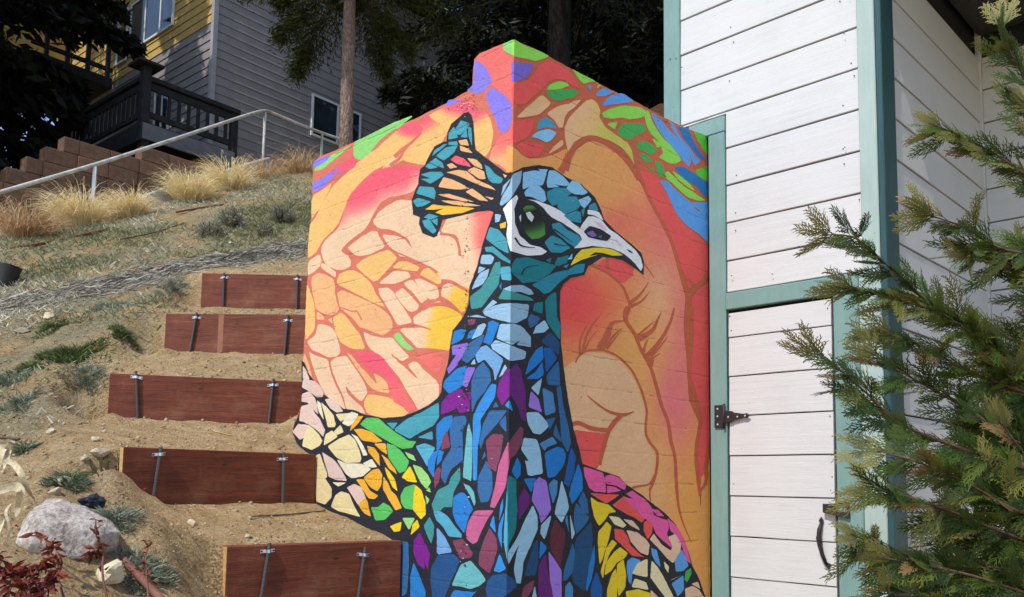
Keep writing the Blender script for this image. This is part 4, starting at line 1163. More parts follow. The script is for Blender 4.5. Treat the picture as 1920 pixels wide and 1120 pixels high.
# pale meter panel on the right wall
g0, g1 = hplane(826, 170, 1, -.02), hplane(862, 195, 1, -.02); hbox('wall_panel', (g0[0], g1[0], -.07, -.023, g1[2]-.3, g0[2]), M_FASCIA)
# roof
V = [(-.5, -.6, ZT), (LR+.5, -.6, ZT), (LR+.5, LL+.6, ZT), (-.5, LL+.6, ZT), (-.5, LL/2, ZT+2.2), (LR+.5, LL/2, ZT+2.2)]
link('roof', pmesh('roof', V, [(0, 3, 2, 1), (0, 1, 5, 4), (2, 3, 4, 5), (0, 4, 3), (1, 2, 5)]), M_DECK, house)
# ---- lower deck
Dk = hl(at(266, 226, 13.9)); du, dv, dz = Dk
uR = hplane(438, 290, 1, dv)[0]; vL = hplane(88, 300, 0, du)[1]
deck = thing('lower_deck', 'dark timber deck with balusters below the yellow siding', 'deck', (HX, HY, 0), rot=(0, 0, HROT))
def dbox(name, a, mat=M_DECK, bev=.006, parent=None): return box(name, *a, mat, parent or deck, bev)
dbox('fascia', (du, uR, dv-.04, dv, dz-.30, dz-.03), M_FASCIA); dbox('fascia', (du-.04, du, dv-.04, vL, dz-.34, dz-.05), M_DECK)
nb = 22
for i in range(nb):
    v0 = dv+.003+(vL-dv)*i/nb; dbox('deck_board', (du, uR if v0 < -.15 else -.045, v0, v0+(vL-dv)/nb-.006, dz-.03, dz), M_DECK, 0)
dbox('beam', (du+.2, uR-.1, dv+.3, dv+.42, dz-.55, dz-.305)); dbox('beam', (du+.25, du+.4, dv+.45, vL, dz-.55, dz-.345))
dbox('support_post', (du+.02, du+.15, dv+.02, dv+.15, ZB-1.5, dz-.04)); dbox('support_post', (uR-.2, uR-.07, dv+.05, dv+.18, ZB-1.5, dz-.04)); dbox('support_post', (du+.02, du+.15, vL-.3, vL-.17, ZB-1.5, dz-.05))
RH = hl(at(266, 118, 13.9))[2]-dz
dbox('corner_post', (du-.02, du+.12, dv-.02, dv+.12, dz-.05, dz+RH))
cap = [(du-.16, dv-.16), (du+.26, dv-.16), (du+.26, dv+.26), (du-.16, dv+.26)]; cx_, cy_ = du+.05, dv+.05; zc = dz+RH
V = [(x, y, zc) for x, y in cap]+[(x, y, zc+.04) for x, y in cap]+[(cx_, cy_, zc+.15)]
link('post_cap', pmesh('post_cap', V, [(3, 2, 1, 0)]+[(i, (i+1) % 4, 4+(i+1) % 4, 4+i) for i in range(4)]+[(4+i, 4+(i+1) % 4, 8) for i in range(4)]), M_DECK, deck)
dbox('handrail', (du+.12, uR+.1, dv-.02, dv+.10, dz+RH-.22, dz+RH-.14)); dbox('handrail', (du-.02, du+.10, dv+.12, vL, dz+RH-.22, dz+RH-.14))
dbox('rail', (du+.12, uR, dv+.02, dv+.07, dz+RH-.36, dz+RH-.24)); dbox('rail', (du+.12, uR, dv+.02, dv+.07, dz+.10, dz+.20)); dbox('rail', (du+.02, du+.07, dv+.12, vL, dz+RH-.36, dz+RH-.24)); dbox('rail', (du+.02, du+.07, dv+.12, vL, dz+.10, dz+.20))
dbox('post', (uR-.05, uR+.07, dv, dv+.11, dz-.2, dz+RH-.225)); dbox('post', (du, du+.1, vL-.1, vL, dz-.2, dz+RH-.225))
bm_me = None
def balusters(along_u, a, b, step):
    global bm_me
    x = a+step
    if bm_me is None: bm_me = pmesh('baluster', *boxdata(-.025, .025, -.02, .02, dz+.201, dz+RH-.361)); bm_me.materials.append(M_DECK)
    while x < b-step*.5:
        o = bpy.data.objects.new('baluster', bm_me); COL.objects.link(o); o.parent = deck; o.location = (x, dv+.045, 0) if along_u else (du+.045, x, 0)
        if not along_u: o.rotation_euler = (0, 0, math.pi/2)
        x += step
balusters(True, du+.12, uR-.05, .175); balusters(False, dv+.12, vL-.1, .16)
# ---- upper deck and glass door bay
v1 = hplane(214, 130, 0, 0)[1]; ud = hplane(212, 140, 1, v1)[2]; uTop = hplane(214, 72, 1, v1)[2]; uL = hplane(60, 80, 1, v1)[0]
up = thing('upper_deck', 'small dark balcony with glass door below the big windows', 'balcony', (HX, HY, 0), rot=(0, 0, HROT))
dbox('floor', (uL, -.03, v1, v1+2.2, ud-.32, ud-.10), M_DECK, .006, up); dbox('handrail', (uL, -.02, v1, v1+.1, uTop-.08, uTop), M_DECK, .006, up); dbox('rail', (uL, -.02, v1+.02, v1+.08, ud+.05, ud+.14), M_DECK, .006, up)
for x in np.linspace(uL+.3, -.12, 4): dbox('post', (x-.04, x+.04, v1+.01, v1+.09, ud-.1, uTop-.081), M_DECK, .004, up)
dw = dbox('bay_wall', (uL, -.03, v1+2.21, v1+2.4, ud-.1, ud+4), M_HYEL, 0, up)
for x0, x1 in ((hplane(143, 100, 1, v1+2.2)[0], hplane(160, 100, 1, v1+2.2)[0]), (hplane(176, 100, 1, v1+2.2)[0], hplane(186, 100, 1, v1+2.2)[0])): dbox('door_frame', (x0, x1, v1+2.15, v1+2.205, ud-.1, ud+2.6), M_WFRAME, 0, up)
dbox('glass_door', (hplane(186, 100, 1, v1+2.2)[0]+.004, -.032, v1+2.17, v1+2.207, ud-.1, ud+2.6), M_GLASS, 0, up); dbox('glass_door', (hplane(160, 100, 1, v1+2.2)[0]+.004, hplane(176, 100, 1, v1+2.2)[0]-.004, v1+2.17, v1+2.207, ud-.1, ud+2.6), M_GLASS, 0, up)
# ------------------------------------------------------------------ stepped retaining wall of brown blocks
def mat_block():
    m = Mat('brown_block', .9, .15); n = m.noise(14, 7, .7); r = m.rnd(); c = m.ramp(n, [(.3, (.135, .072, .044)), (.7, (.26, .155, .10))])
    m.color(m.mix(1.0, c, m.ramp(r, [(0, (.75, .76, .78)), (1, (1.2, 1.16, 1.12))]), 'MULTIPLY')); m.bump(n, .7, .012); return m.m
M_BLOCK = mat_block()
brot = math.radians(4.5); bp = at(12, 312, 10.5); bu = np.array([math.cos(brot), math.sin(brot)]); bn = np.array([-bu[1], bu[0]])
blocks = thing('block_retaining_wall', 'stepped retaining wall of brown concrete blocks behind the handrail', 'retaining wall', (bp[0], bp[1], bp[2]), rot=(0, 0, brot))
def bl_at(px, py):
    r = ray(px, py); k = ((bp-CAM)[:2]@bn)/(r[:2]@bn); q = CAM+r*k; return (q-bp)[:2]@bu, q[2]-bp[2]
bw, bh, bd = .40, .196, .20
bmesh_ = bevel(pmesh('block', *boxdata(.003, bw-.003, 0, bd, .003, bh-.003)), .006); bmesh_.materials.append(M_BLOCK)
st0 = bl_at(12, 312)[0]; st3 = bl_at(121, 255)[0]; stp = (st3-st0)/3; bh2 = bl_at(121, 255)[1]/3; st5 = bl_at(266, 281)
print('BLOCKS', stp, bh2, st5)
for row in range(-8, 5):
    top = (row+1)*bh2-bh2                   # top of row 0 is at the first step
    start = row*stp if row < 4 else None
    x = start if row < 4 else st5[0]; first = True; end = 4.6 if row < 1 else 3.6
    while x < end:
        wd = bw*.5 if (first and row % 2) else bw
        o = bpy.data.objects.new('block', bmesh_); COL.objects.link(o); o.parent = blocks; o.location = (x, rnd.uniform(-.004, .004), (row-1)*bh2); o.scale = (wd/bw, 1, bh2/bh)
        x += wd; first = False
# ------------------------------------------------------------------ vegetation
def mat_leaf(name, rough=.6, trans=.25, amp=.35, spec=.25):
    m = Mat(name, rough, spec); a = m.attr('tint').outputs['Color']; n = m.noise(9, 3, .6)
    v = m.math('MULTIPLY_ADD', n, amp*2, 1-amp); cmb = m.n('CombineColor'); [m.l(v, cmb.inputs[i]) for i in range(3)]
    c = m.mix(1.0, a, cmb.outputs[0], 'MULTIPLY'); m.color(c)
    if trans:
        tr = m.n('BsdfTranslucent'); m.l(c, tr.inputs[0]); mx = m.n('MixShader'); mx.inputs[0].default_value = trans
        m.l(m.b.outputs[0], mx.inputs[1]); m.l(tr.outputs[0], mx.inputs[2]); m.l(mx.outputs[0], m.t.nodes['Material Output'].inputs['Surface'])
    return m.m
def mat_bark(name, a, b, sc=9):
    m = Mat(name, .9, .15); v = m.map((sc, sc, sc*.35)); n = m.noise(1.6, 8, .75, vec=v, dist=1.5); vo = m.vor(1.6, 'DISTANCE_TO_EDGE', vec=v)
    c = m.ramp(n, [(.3, a), (.7, b)]); m.color(m.mix(m.ramp(vo.outputs['Distance'], [(0, (.55, .55, .55)), (.10, (0, 0, 0))]), c, tuple(x*.4 for x in a)))
    m.bump(m.math('ADD', vo.outputs['Distance'], n), .9, .03); return m.m
M_CEDAR = mat_leaf('cedar_foliage', .5, .14, .35); M_DARKLEAF = mat_leaf('dark_conifer_foliage', .6, .12, .4); M_GRASS = mat_leaf('dry_grass', .75, .3, .2); M_WEED = mat_leaf('weed_leaf', .7, .2, .3); M_TWIG = mat_leaf('dry_twig', .85, 0, .25)
M_REDLEAF = mat_leaf('withered_red_leaf', .7, .25, .35); M_BARK = mat_bark('conifer_bark', (.10, .055, .038), (.48, .36, .29), 16); M_DBARK = mat_bark('dark_bark', (.005, .004, .0035), (.016, .012, .010)); M_CTWIG = mat_plain('cedar_twig', (.15, .075, .05), .7, .2, .3, 40)
def strips(P, W, C):
    """P (n,k,3) centre lines, W (n,k,3) half width vectors, C (n,k,3) colours -> verts, quads, colours"""
    n, k, _ = P.shape; V = np.stack([P-W, P+W], 2).reshape(n*k*2, 3); col = np.repeat(C.reshape(n*k, 1, 3), 2, 1).reshape(-1, 3)
    b = (np.arange(n)[:, None]*k+np.arange(k-1)[None])*2; F = np.stack([b, b+1, b+3, b+2], -1).reshape(-1, 4); return V, F, col
def rv(n, s=1.0): q = NR.normal(size=(n, 3)); return q/np.linalg.norm(q, axis=1, keepdims=True)*s
# ---- cedar sprays: flat fans of scaly twiglets
def make_spray(seed):
    r = np.random.default_rng(seed); segs = []
    def grow_(p, ang, L, lev, t0):
        n = max(2, int(L/(.015, .0125, .008)[lev])); q = np.array(p, float); a = ang; bend = r.normal(0, .025)
        for i in range(n):
            a += r.normal(0, .04)+bend; st = L/n; p2 = q+np.array([math.cos(a), math.sin(a)])*st; tt = t0+(1-t0)*(i+1)/n
            segs.append((q[0], q[1], p2[0], p2[1], (.0019, .0018, .0017)[lev], (.0018 if i < n-1 else .0009), tt)); q = p2
            if lev < 2 and i >= (1 if lev == 0 else 0):
                sd_ = (1, -1) if lev == 0 else ((1,) if (i % 2) else (-1,)); sd_ = sd_ if r.random() < .9 else sd_[:1]
                for sg in sd_:
                    l2 = (L*.42*(1-.78*i/n) if lev == 0 else min(.024, L*.5)*(1-.4*i/n))*r.uniform(.7, 1.2)
                    if l2 > .007: grow_(q, a+sg*r.uniform(.36, .56), l2, lev+1, tt)
    grow_((0, 0), 0, .22, 0, 0); return np.array(segs)
SPRAYS = [make_spray(100+i) for i in range(7)]
def place_sprays(items):
    """items: (origin, axis, normal, scale, variant, colour0, colour1)"""
    V, F, C = [], [], []; n0 = 0
    for o, ax, nm, sc, vi, c0, c1 in items:
        S = SPRAYS[vi % len(SPRAYS)]; ax = ax/np.linalg.norm(ax); sd_ = np.cross(nm, ax); sd_ /= np.linalg.norm(sd_)+1e-9; n_ = np.cross(ax, sd_)
        curl = lambda x, y: -(x*x*1.2+y*y*2.5)
        a = S[:, 0:2]*sc; b = S[:, 2:4]*sc
        A = o+a[:, :1]*ax+a[:, 1:]*sd_+curl(a[:, :1], a[:, 1:])*n_; B = o+b[:, :1]*ax+b[:, 1:]*sd_+curl(b[:, :1], b[:, 1:])*n_
        t = B-A; w_ = np.cross(t, n_); w_ /= np.linalg.norm(w_, axis=1, keepdims=True)+1e-9
        wa = w_*S[:, 4:5]*min(1.25, max(.8, sc)); wb = w_*S[:, 5:6]*min(1.25, max(.8, sc)); m = len(S)
        mid = (A+B)/2+n_*.0012
        V.append(np.stack([A-wa, A+wa, B+wb, B-wb], 1).reshape(-1, 3)); k = np.arange(m)[:, None]*4+n0; F.append(k+np.arange(4)[None]); n0 += m*4
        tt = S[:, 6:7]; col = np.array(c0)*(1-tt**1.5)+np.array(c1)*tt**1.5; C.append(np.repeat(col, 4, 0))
    return np.concatenate(V), np.concatenate(F), np.concatenate(C)
cedar_base = at(2120, 1000, 2.9); cz = float(ground_z(np.array([cedar_base[0]]), np.array([cedar_base[1]]))[0][0])
cedar = thing('cedar_tree', 'green cedar with feathery sprays in front of the shed corner', 'tree', (cedar_base[0], cedar_base[1], cz))
cb = np.array([cedar_base[0], cedar_base[1], cz])
v, f = tube([cb+(0, 0, -.1)-cb, (0, 0, .8), (.02, .01, 2.0), (.0, .03, 3.4), (0, 0, 4.6)], [.09, .075, .06, .04, .015], 12); link('trunk', pmesh('trunk', v, f, True), M_DBARK, cedar)
CB = [ # px,py path from trunk side to tip, depth at trunk side and tip, spray scale
 ([(2060, 330), (1950, 230), (1890, 130), (1850, 80), (1835, 40)], 2.9, 2.8, .9), ([(2060, 420), (1940, 350), (1860, 300), (1780, 262), (1695, 230)], 2.9, 2.75, .9),
 ([(2060, 520), (1960, 485), (1850, 465), (1770, 425), (1675, 398)], 2.9, 2.65, 1.0), ([(2060, 700), (1900, 640), (1780, 600), (1690, 545), (1620, 485), (1560, 445), (1495, 441)], 2.9, 2.45, .95),
 ([(2060, 600), (1950, 560), (1880, 510), (1810, 485), (1760, 472)], 2.95, 2.8, 1.0), ([(2060, 740), (1950, 700), (1850, 660), (1740, 590), (1640, 560), (1515, 535)], 2.9, 2.5, 1.0),
 ([(2060, 790), (1920, 740), (1790, 695), (1700, 650), (1600, 618)], 2.85, 2.55, 1.05), ([(2060, 880), (1900, 830), (1800, 770), (1720, 730), (1640, 690), (1590, 662)], 2.8, 2.5, 1.0),
 ([(2060, 920), (1850, 860), (1680, 800), (1600, 740), (1540, 695), (1482, 662)], 2.75, 2.4, 1.05), ([(2060, 1000), (1900, 960), (1780, 900), (1680, 865), (1598, 845)], 2.75, 2.45, 1.1),
 ([(2060, 1060), (1900, 1010), (1760, 960), (1660, 930), (1575, 915)], 2.7, 2.4, 1.1), ([(2060, 1110), (1900, 1070), (1760, 1060), (1670, 1040), (1600, 1020), (1550, 1000)], 2.7, 2.35, 1.05),
 ([(2060, 1160), (1920, 1115), (1800, 1080), (1700, 1060), (1602, 1045)], 2.65, 2.4, 1.1), ([(2060, 1210), (1900, 1165), (1760, 1130), (1660, 1118), (1605, 1112)], 2.6, 2.4, 1.1),
 ([(2080, 860), (1960, 800), (1890, 740), (1845, 690)], 2.9, 2.75, 1.1), ([(2080, 960), (1960, 900), (1890, 850), (1830, 790)], 2.85, 2.7, 1.1), ([(2080, 680), (1990, 620), (1920, 540), (1880, 450)], 2.95, 2.85, 1.0),
 ([(2080, 430), (1990, 350), (1930, 280), (1890, 190)], 2.95, 2.85, 1.0), ([(2080, 1060), (1960, 1000), (1860, 960), (1790, 880)], 2.8, 2.65, 1.1), ([(2080, 1150), (1960, 1090), (1840, 1030), (1760, 990)], 2.75, 2.6, 1.1), ([(2080, 1260), (1960, 1200), (1800, 1150), (1700, 1100)], 2.7, 2.5, 1.1),
 ([(2080, 800), (1980, 740), (1930, 650), (1915, 580)], 2.95, 2.85, 1.0),
 ([(2090, 900), (1980, 880), (1880, 830), (1770, 800)], 3.05, 2.95, 1.15), ([(2090, 1000), (1980, 970), (1860, 930), (1740, 900)], 3.0, 2.9, 1.15), ([(2090, 1090), (1960, 1060), (1830, 1010), (1720, 960)], 2.95, 2.85, 1.15), ([(2090, 1180), (1950, 1140), (1820, 1100), (1690, 1060)], 2.9, 2.8, 1.15), ([(2090, 1220), (2000, 1160), (1920, 1060), (1880, 980)], 2.9, 2.8, 1.1), ([(2090, 700), (1990, 700), (1900, 690), (1800, 640)], 3.05, 2.95, 1.1), ([(2090, 1280), (1960, 1220), (1830, 1180), (1740, 1130)], 2.75, 2.65, 1.1)]
CB += [([(2090, y0), (1990, y0-20), (1890, y0-50), (1790+dx, y0-95)], 3.1, 3.0, 1.2) for y0, dx in ((820, 40), (930, 0), (1010, 20), (1090, -20), (1160, -60), (1230, -80))]
CB += [([(2170, y0), (2260, y0-60), (2360, y0-150), (2440, y0-260)], 2.9, d1, 1.1) for y0, d1 in ((300, 3.0), (480, 2.7), (640, 3.1), (800, 2.6), (940, 3.2), (1080, 2.6), (1220, 3.0))]+[([(2120, y0), (2130, y0-90), (2100, y0-200)], 3.0, 3.4, 1.0) for y0 in (200, 500, 800, 1100)]
def spl(P, n):
    P = [np.array(p, float) for p in P]; Q = []
    for i in range(len(P)-1):
        p0, p1, p2, p3 = P[max(i-1, 0)], P[i], P[i+1], P[min(i+2, len(P)-1)]
        for k in range(n):
            t = k/n; Q.append(.5*((2*p1)+(-p0+p2)*t+(2*p0-5*p1+4*p2-p3)*t*t+(-p0+3*p1-3*p2+p3)*t**3))
    Q.append(P[-1]); return Q
def cedar_branches():
    for bi, (path, d0, d1, sc) in enumerate(CB):
        n = len(path); path = [(x+46*i/(n-1), y) for i, (x, y) in enumerate(path)]; P = [at(x, y, d0+(d1-d0)*i/(n-1)+rnd.uniform(-.03, .03)) for i, (x, y) in enumerate(path)]
        root = cb+np.array([0, 0, max(.35, P[0][2]-cb[2]-.12)]); Q = spl([root]+P, 7); m = len(Q)
        rad = [.0065*(1-i/m)+.0014 for i in range(m)]; v, f = tube([q-cb for q in Q], rad, 6); br = link('branch', pmesh('branch', v, f, True), M_CTWIG, cedar)
        items = []; L = np.cumsum([0]+[np.linalg.norm(Q[i+1]-Q[i]) for i in range(m-1)]); tot = L[-1]; s = tot*.16; side = 1
        while s < tot*.93:
            i = min(m-2, int(np.searchsorted(L, s))-1); i = max(i, 0); t = Q[i+1]-Q[i]; t /= np.linalg.norm(t); o = Q[i]+t*(s-L[i])
            tow = CAM-o; tow /= np.linalg.norm(tow); nm = tow*.7+np.array([0, 0, .4])+NR.normal(0, .62, 3); nm -= t*(nm@t); nm /= np.linalg.norm(nm)
            sv = np.cross(nm, t); u = s/tot; ang = rnd.uniform(.12, .60)*side; ax = t*math.cos(ang)+sv*math.sin(ang)+np.array([0, 0, -.10])+NR.normal(0, .12, 3)
            k = sc*rnd.uniform(.5, 1.05)*(1-.3*u)
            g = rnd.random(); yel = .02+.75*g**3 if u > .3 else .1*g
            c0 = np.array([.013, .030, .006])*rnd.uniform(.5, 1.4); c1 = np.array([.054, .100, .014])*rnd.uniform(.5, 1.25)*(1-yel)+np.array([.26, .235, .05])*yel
            if rnd.random() < .05: c1 = np.array([.26, .16, .06])
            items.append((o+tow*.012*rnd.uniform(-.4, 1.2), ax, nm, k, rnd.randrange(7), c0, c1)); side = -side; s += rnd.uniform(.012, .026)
        t = Q[-1]-Q[-3]; nm = CAM-Q[-1]; nm = nm/np.linalg.norm(nm)+NR.normal(0, .3, 3); nm -= t*(nm@t)/(t@t); nm /= np.linalg.norm(nm)
        for a in (0, .4, -.4):
            sv = np.cross(nm, t/np.linalg.norm(t)); items.append((Q[-4], t/np.linalg.norm(t)*math.cos(a)+sv*math.sin(a), nm, sc*rnd.uniform(.45, .65), rnd.randrange(7), np.array([.035, .065, .018]), np.array([.26, .23, .07])))
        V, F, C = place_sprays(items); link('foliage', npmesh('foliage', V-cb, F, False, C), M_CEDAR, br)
cedar_branches()
# ---- dry grass tufts
def tuft(name, label, base, n, h, spread, c0, c1, group, lean=(0, 0), curl=.5, seed=0, mat=None, w_=.0032, k=5):
    r = np.random.default_rng(seed); o = tag(link(name, None), label, 'grass tuft', group)
    a = r.uniform(0, 2*math.pi, n); rr = np.sqrt(r.random(n))*spread*.35; el = r.uniform(.45, 1.15, n); L = h*r.uniform(.55, 1.15, n)
    hz = .06+.62*r.random(n)**1.3; d = np.stack([np.cos(a)*hz+lean[0], np.sin(a)*hz+lean[1], np.full(n, .95)], -1); d /= np.linalg.norm(d, axis=1, keepdims=True)
    out = np.stack([np.cos(a), np.sin(a), np.zeros(n)], -1); P = np.empty((n, k, 3)); p = np.stack([np.cos(a)*rr, np.sin(a)*rr, -.02*np.ones(n)], -1)
    jit = r.normal(0, .36, (n, 3))
    for i in range(k):
        P[:, i] = p; dd = d+out*.45*(i/k)+np.array([0, 0, -1.0])*(1.75+.55*curl)*(i/k)**1.8+jit*(i/k); dd /= np.linalg.norm(dd, axis=1, keepdims=True); p = p+dd*(L/(k-1))[:, None]
    wv = np.cross(d, r.normal(size=(n, 3))); wv /= np.linalg.norm(wv, axis=1, keepdims=True); W = wv[:, None]*(w_*np.interp(np.linspace(0, 1, k), [0, .5, .8, 1], [1, .95, .7, .2]))[None, :, None]
    m = r.random((n, 1, 1)); C = np.array(c0)*(1-m)+np.array(c1)*m; C = np.repeat(C, k, 1)*np.linspace(.8, 1.1, k)[None, :, None]
    V, F, col = strips(P, W, C); me = npmesh(name, V, F, False, col); me.materials.append(mat or M_GRASS)
    bpy.data.objects.remove(o); return me
def gz(x, y): return float(ground_z(np.array([float(x)]), np.array([float(y)]))[0][0])
def ground_at(px, py, d0, d1):
    """walk along the pixel's ray until it meets the hillside"""
    last = None
    for d in np.arange(d0, d1, .02):
        q = at(px, py, d); z = gz(q[0], q[1])
        if q[2] <= z: return np.array([q[0], q[1], z])
    q = at(px, py, (d0+d1)/2); return np.array([q[0], q[1], gz(q[0], q[1])])
STRAW0, STRAW1 = (.78, .60, .28), (.93, .83, .54); TAN0, TAN1 = (.46, .28, .14), (.74, .54, .32)
TUFTS = [((150, 438), 9.0, 420, .50, .62, STRAW0, STRAW1, 'big straw yellow grass tuft left of the white rail post', .55), ((247, 415), 9.3, 240, .40, .42, STRAW0, STRAW1, 'small straw grass tuft right of the white rail post', .8),
         ((355, 392), 9.9, 380, .48, .55, STRAW0, STRAW1, 'bushy straw grass tuft left of a taller spiky one', .6), ((432, 372), 10.3, 300, .52, .45, STRAW0, STRAW1, 'spiky straw grass tuft below the deck end', .6),
         ((45, 462), 8.3, 260, .52, .55, TAN0, TAN1, 'tan sprawling grass tuft at the far left', 1.0), ((495, 362), 10.9, 220, .48, .42, TAN0, TAN1, 'tan curly grass tuft under the rail corner', 1.1), ((562, 345), 11.0, 220, .52, .38, TAN0, TAN1, 'tan curly grass tuft against the mural edge', 1.0)]
for i, ((px, py), d, n, h, sp, c0, c1, lab, cu) in enumerate(TUFTS):
    b = at(px, py, d); z = gz(b[0], b[1]); z = max(z-.02, b[2]-.1) if b[2] > z else z-.03
    me = tuft('grass_tuft', lab, b, int(n*2.6), h*1.22, sp*.46, c0, c1, '', (rnd.uniform(-.1, .1), rnd.uniform(-.1, .1)), cu*1.7, 40+i, w_=.0034, k=8)
    o = link('grass_tuft', me, None, None, (b[0], b[1], b[2])); tag(o, lab, 'grass tuft', 'dry grass tufts along the kerb')
# ---- small grey-green shrubs
SHR = [((436, 428), 9.0, .30, 'larger grey green shrub below the spiky straw tuft'), ((394, 445), 8.6, .25, 'small grey green shrub left of the larger one'), ((528, 420), 9.0, .28, 'grey green shrub beside the mural edge'), ((497, 445), 8.6, .16, 'tiny grey green shrub above the dry netting')]
def bush(h, wd, n, c0, c1, seed):
    r = np.random.default_rng(seed); st = 60; a = r.uniform(0, 2*math.pi, st); el = r.uniform(.25, 1.2, st); D = np.stack([np.cos(a)*np.cos(el)*wd/h*1.1, np.sin(a)*np.cos(el)*wd/h*1.1, np.sin(el)], -1); L = h*r.uniform(.7, 1.1, st)
    i = r.integers(0, st, n); u = .25+.75*np.sqrt(r.random(n)); P0 = D[i]*(L[i]*u)[:, None]+r.normal(0, .012, (n, 3)); d = D[i]+r.normal(0, .55, (n, 3)); d /= np.linalg.norm(d, axis=1, keepdims=True); s_ = r.uniform(.012, .03, n)
    P = np.stack([P0, P0+d*(s_*.5)[:, None], P0+d*s_[:, None]], 1); wv = np.cross(d, r.normal(size=(n, 3))); wv /= np.linalg.norm(wv, axis=1, keepdims=True); W = wv[:, None]*np.array([.0022, .0034, .0008])[None, :, None]; m = r.random((n, 1, 1)); C = np.repeat(np.array(c0)*(1-m)+np.array(c1)*m, 3, 1)
    return strips(P, W, C)
for i, ((px, py), d, h, lab) in enumerate(SHR):
    b = ground_at(px, py, d-2, d+3); h *= .78; V, F, col = bush(h, h*.6, 2600, (.13, .125, .085), (.42, .39, .29), 80+i); o = thing('sage_shrub', lab, 'shrub', tuple(b-(0, 0, .02)), 'grey green shrubs on the slope'); link('foliage', npmesh('foliage', V, F, False, col), M_WEED, o)
    V, F = [], []; r = random.Random(i)
    for k in range(14):
        a = r.uniform(0, 6.28); e = r.uniform(.4, 1.3); q = np.array([math.cos(a)*math.cos(e)*.8, math.sin(a)*math.cos(e)*.8, math.sin(e)])*h; vv, ff = tube([(0, 0, 0), q*.5, q*.95], [.005, .004, .0015], 5); n0 = len(V); V += vv; F += [tuple(j+n0 for j in t) for t in ff]
    link('stem', pmesh('stem', V, F, True), M_DBARK, o)
# ---- low weeds on the bare slope
def weed_patch(px, py, r_, n, c0, c1, lab, seed, hh=.05):
    n = int(n*2.2); b = ground_at(px, py, 2.2, 10); r = np.random.default_rng(seed); a = r.uniform(0, 2*math.pi, n); q = np.sqrt(r.random(n))*r_*(.6+.4*np.sin(a*3+seed)); x = b[0]+np.cos(a)*q; y = b[1]+np.sin(a)*q*1.0
    z = ground_z(x, y)[0]; k = 3; L = hh*r.uniform(.5, 1.3, n)*(1.2-q/r_*.6); d = np.stack([np.cos(a+r.normal(0, 1, n))*.7, np.sin(a+r.normal(0, 1, n))*.7, r.uniform(.25, 1, n)], -1)
    P = np.stack([np.stack([x, y, z-.004], -1)-b+d*(L*t)[:, None]-np.array([0, 0, 1])*(L*t*t*.3)[:, None] for t in (0, .55, 1.0)], 1); wv = np.cross(d, r.normal(size=(n, 3))); wv /= np.linalg.norm(wv, axis=1, keepdims=True)
    W = wv[:, None]*(np.array([.0016, .0024, .0007]))[None, :, None]*(hh/.05); m = r.random((n, 1, 1)); C = np.repeat(np.array(c0)*(1-m)+np.array(c1)*m, k, 1)
    V, F, col = strips(P, W, C); o = link('weed_clump', npmesh('weed_clump', V, F, False, col), M_WEED, None, b); return tag(o, lab, 'weed', 'green weed clumps on the slope')
GR0, GR1, GY0, GY1 = (.055, .085, .022), (.17, .20, .065), (.15, .17, .11), (.33, .35, .25)
weed_patch(132, 668, .22, 1500, GR0, GR1, 'largest bright green weed clump on the slope', 1, .07); weed_patch(228, 628, .10, 420, GR0, GR1, 'small round green weed clump near the fourth riser', 2, .05); weed_patch(70, 655, .01, 10, GR0, GR1, 'x', 3) if False else None
weed_patch(55, 695, .14, 620, GR0, GR1, 'dark green weed clump left of the largest one', 4, .05); weed_patch(165, 712, .17, 700, GY0, GY1, 'silvery weed clump at the end of the third riser', 5, .05); weed_patch(15, 720, .16, 700, GY0, GY1, 'silvery weed clump at the left edge', 6, .06)
weed_patch(40, 755, .11, 420, GY0, GY1, 'small silvery weed clump below the left edge one', 7, .05); weed_patch(185, 610, .01, 5, GR0, GR1, 'x', 8) if False else None
weed_patch(105, 612, .20, 800, GR0, GR1, 'flat green weed patch above the largest clump', 9, .04); weed_patch(200, 575, .18, 600, GY0, GY1, 'pale weed patch left of the top riser', 10, .045); weed_patch(330, 540, .14, 420, GY0, GY1, 'pale weed patch beside the top riser end', 11, .05)
weed_patch(130, 905, .10, 500, GR0, GY1, 'green weed clump above the boulder', 12, .06); weed_patch(215, 975, .13, 600, GY0, GY1, 'silvery weeds behind the boulder', 13, .05); weed_patch(265, 1075, .14, 700, GY0, GY1, 'silvery weeds by the rusty pipe', 14, .05); weed_patch(45, 845, .07, 260, GR0, GY1, 'small dark weed above the withered leaves', 15, .05)
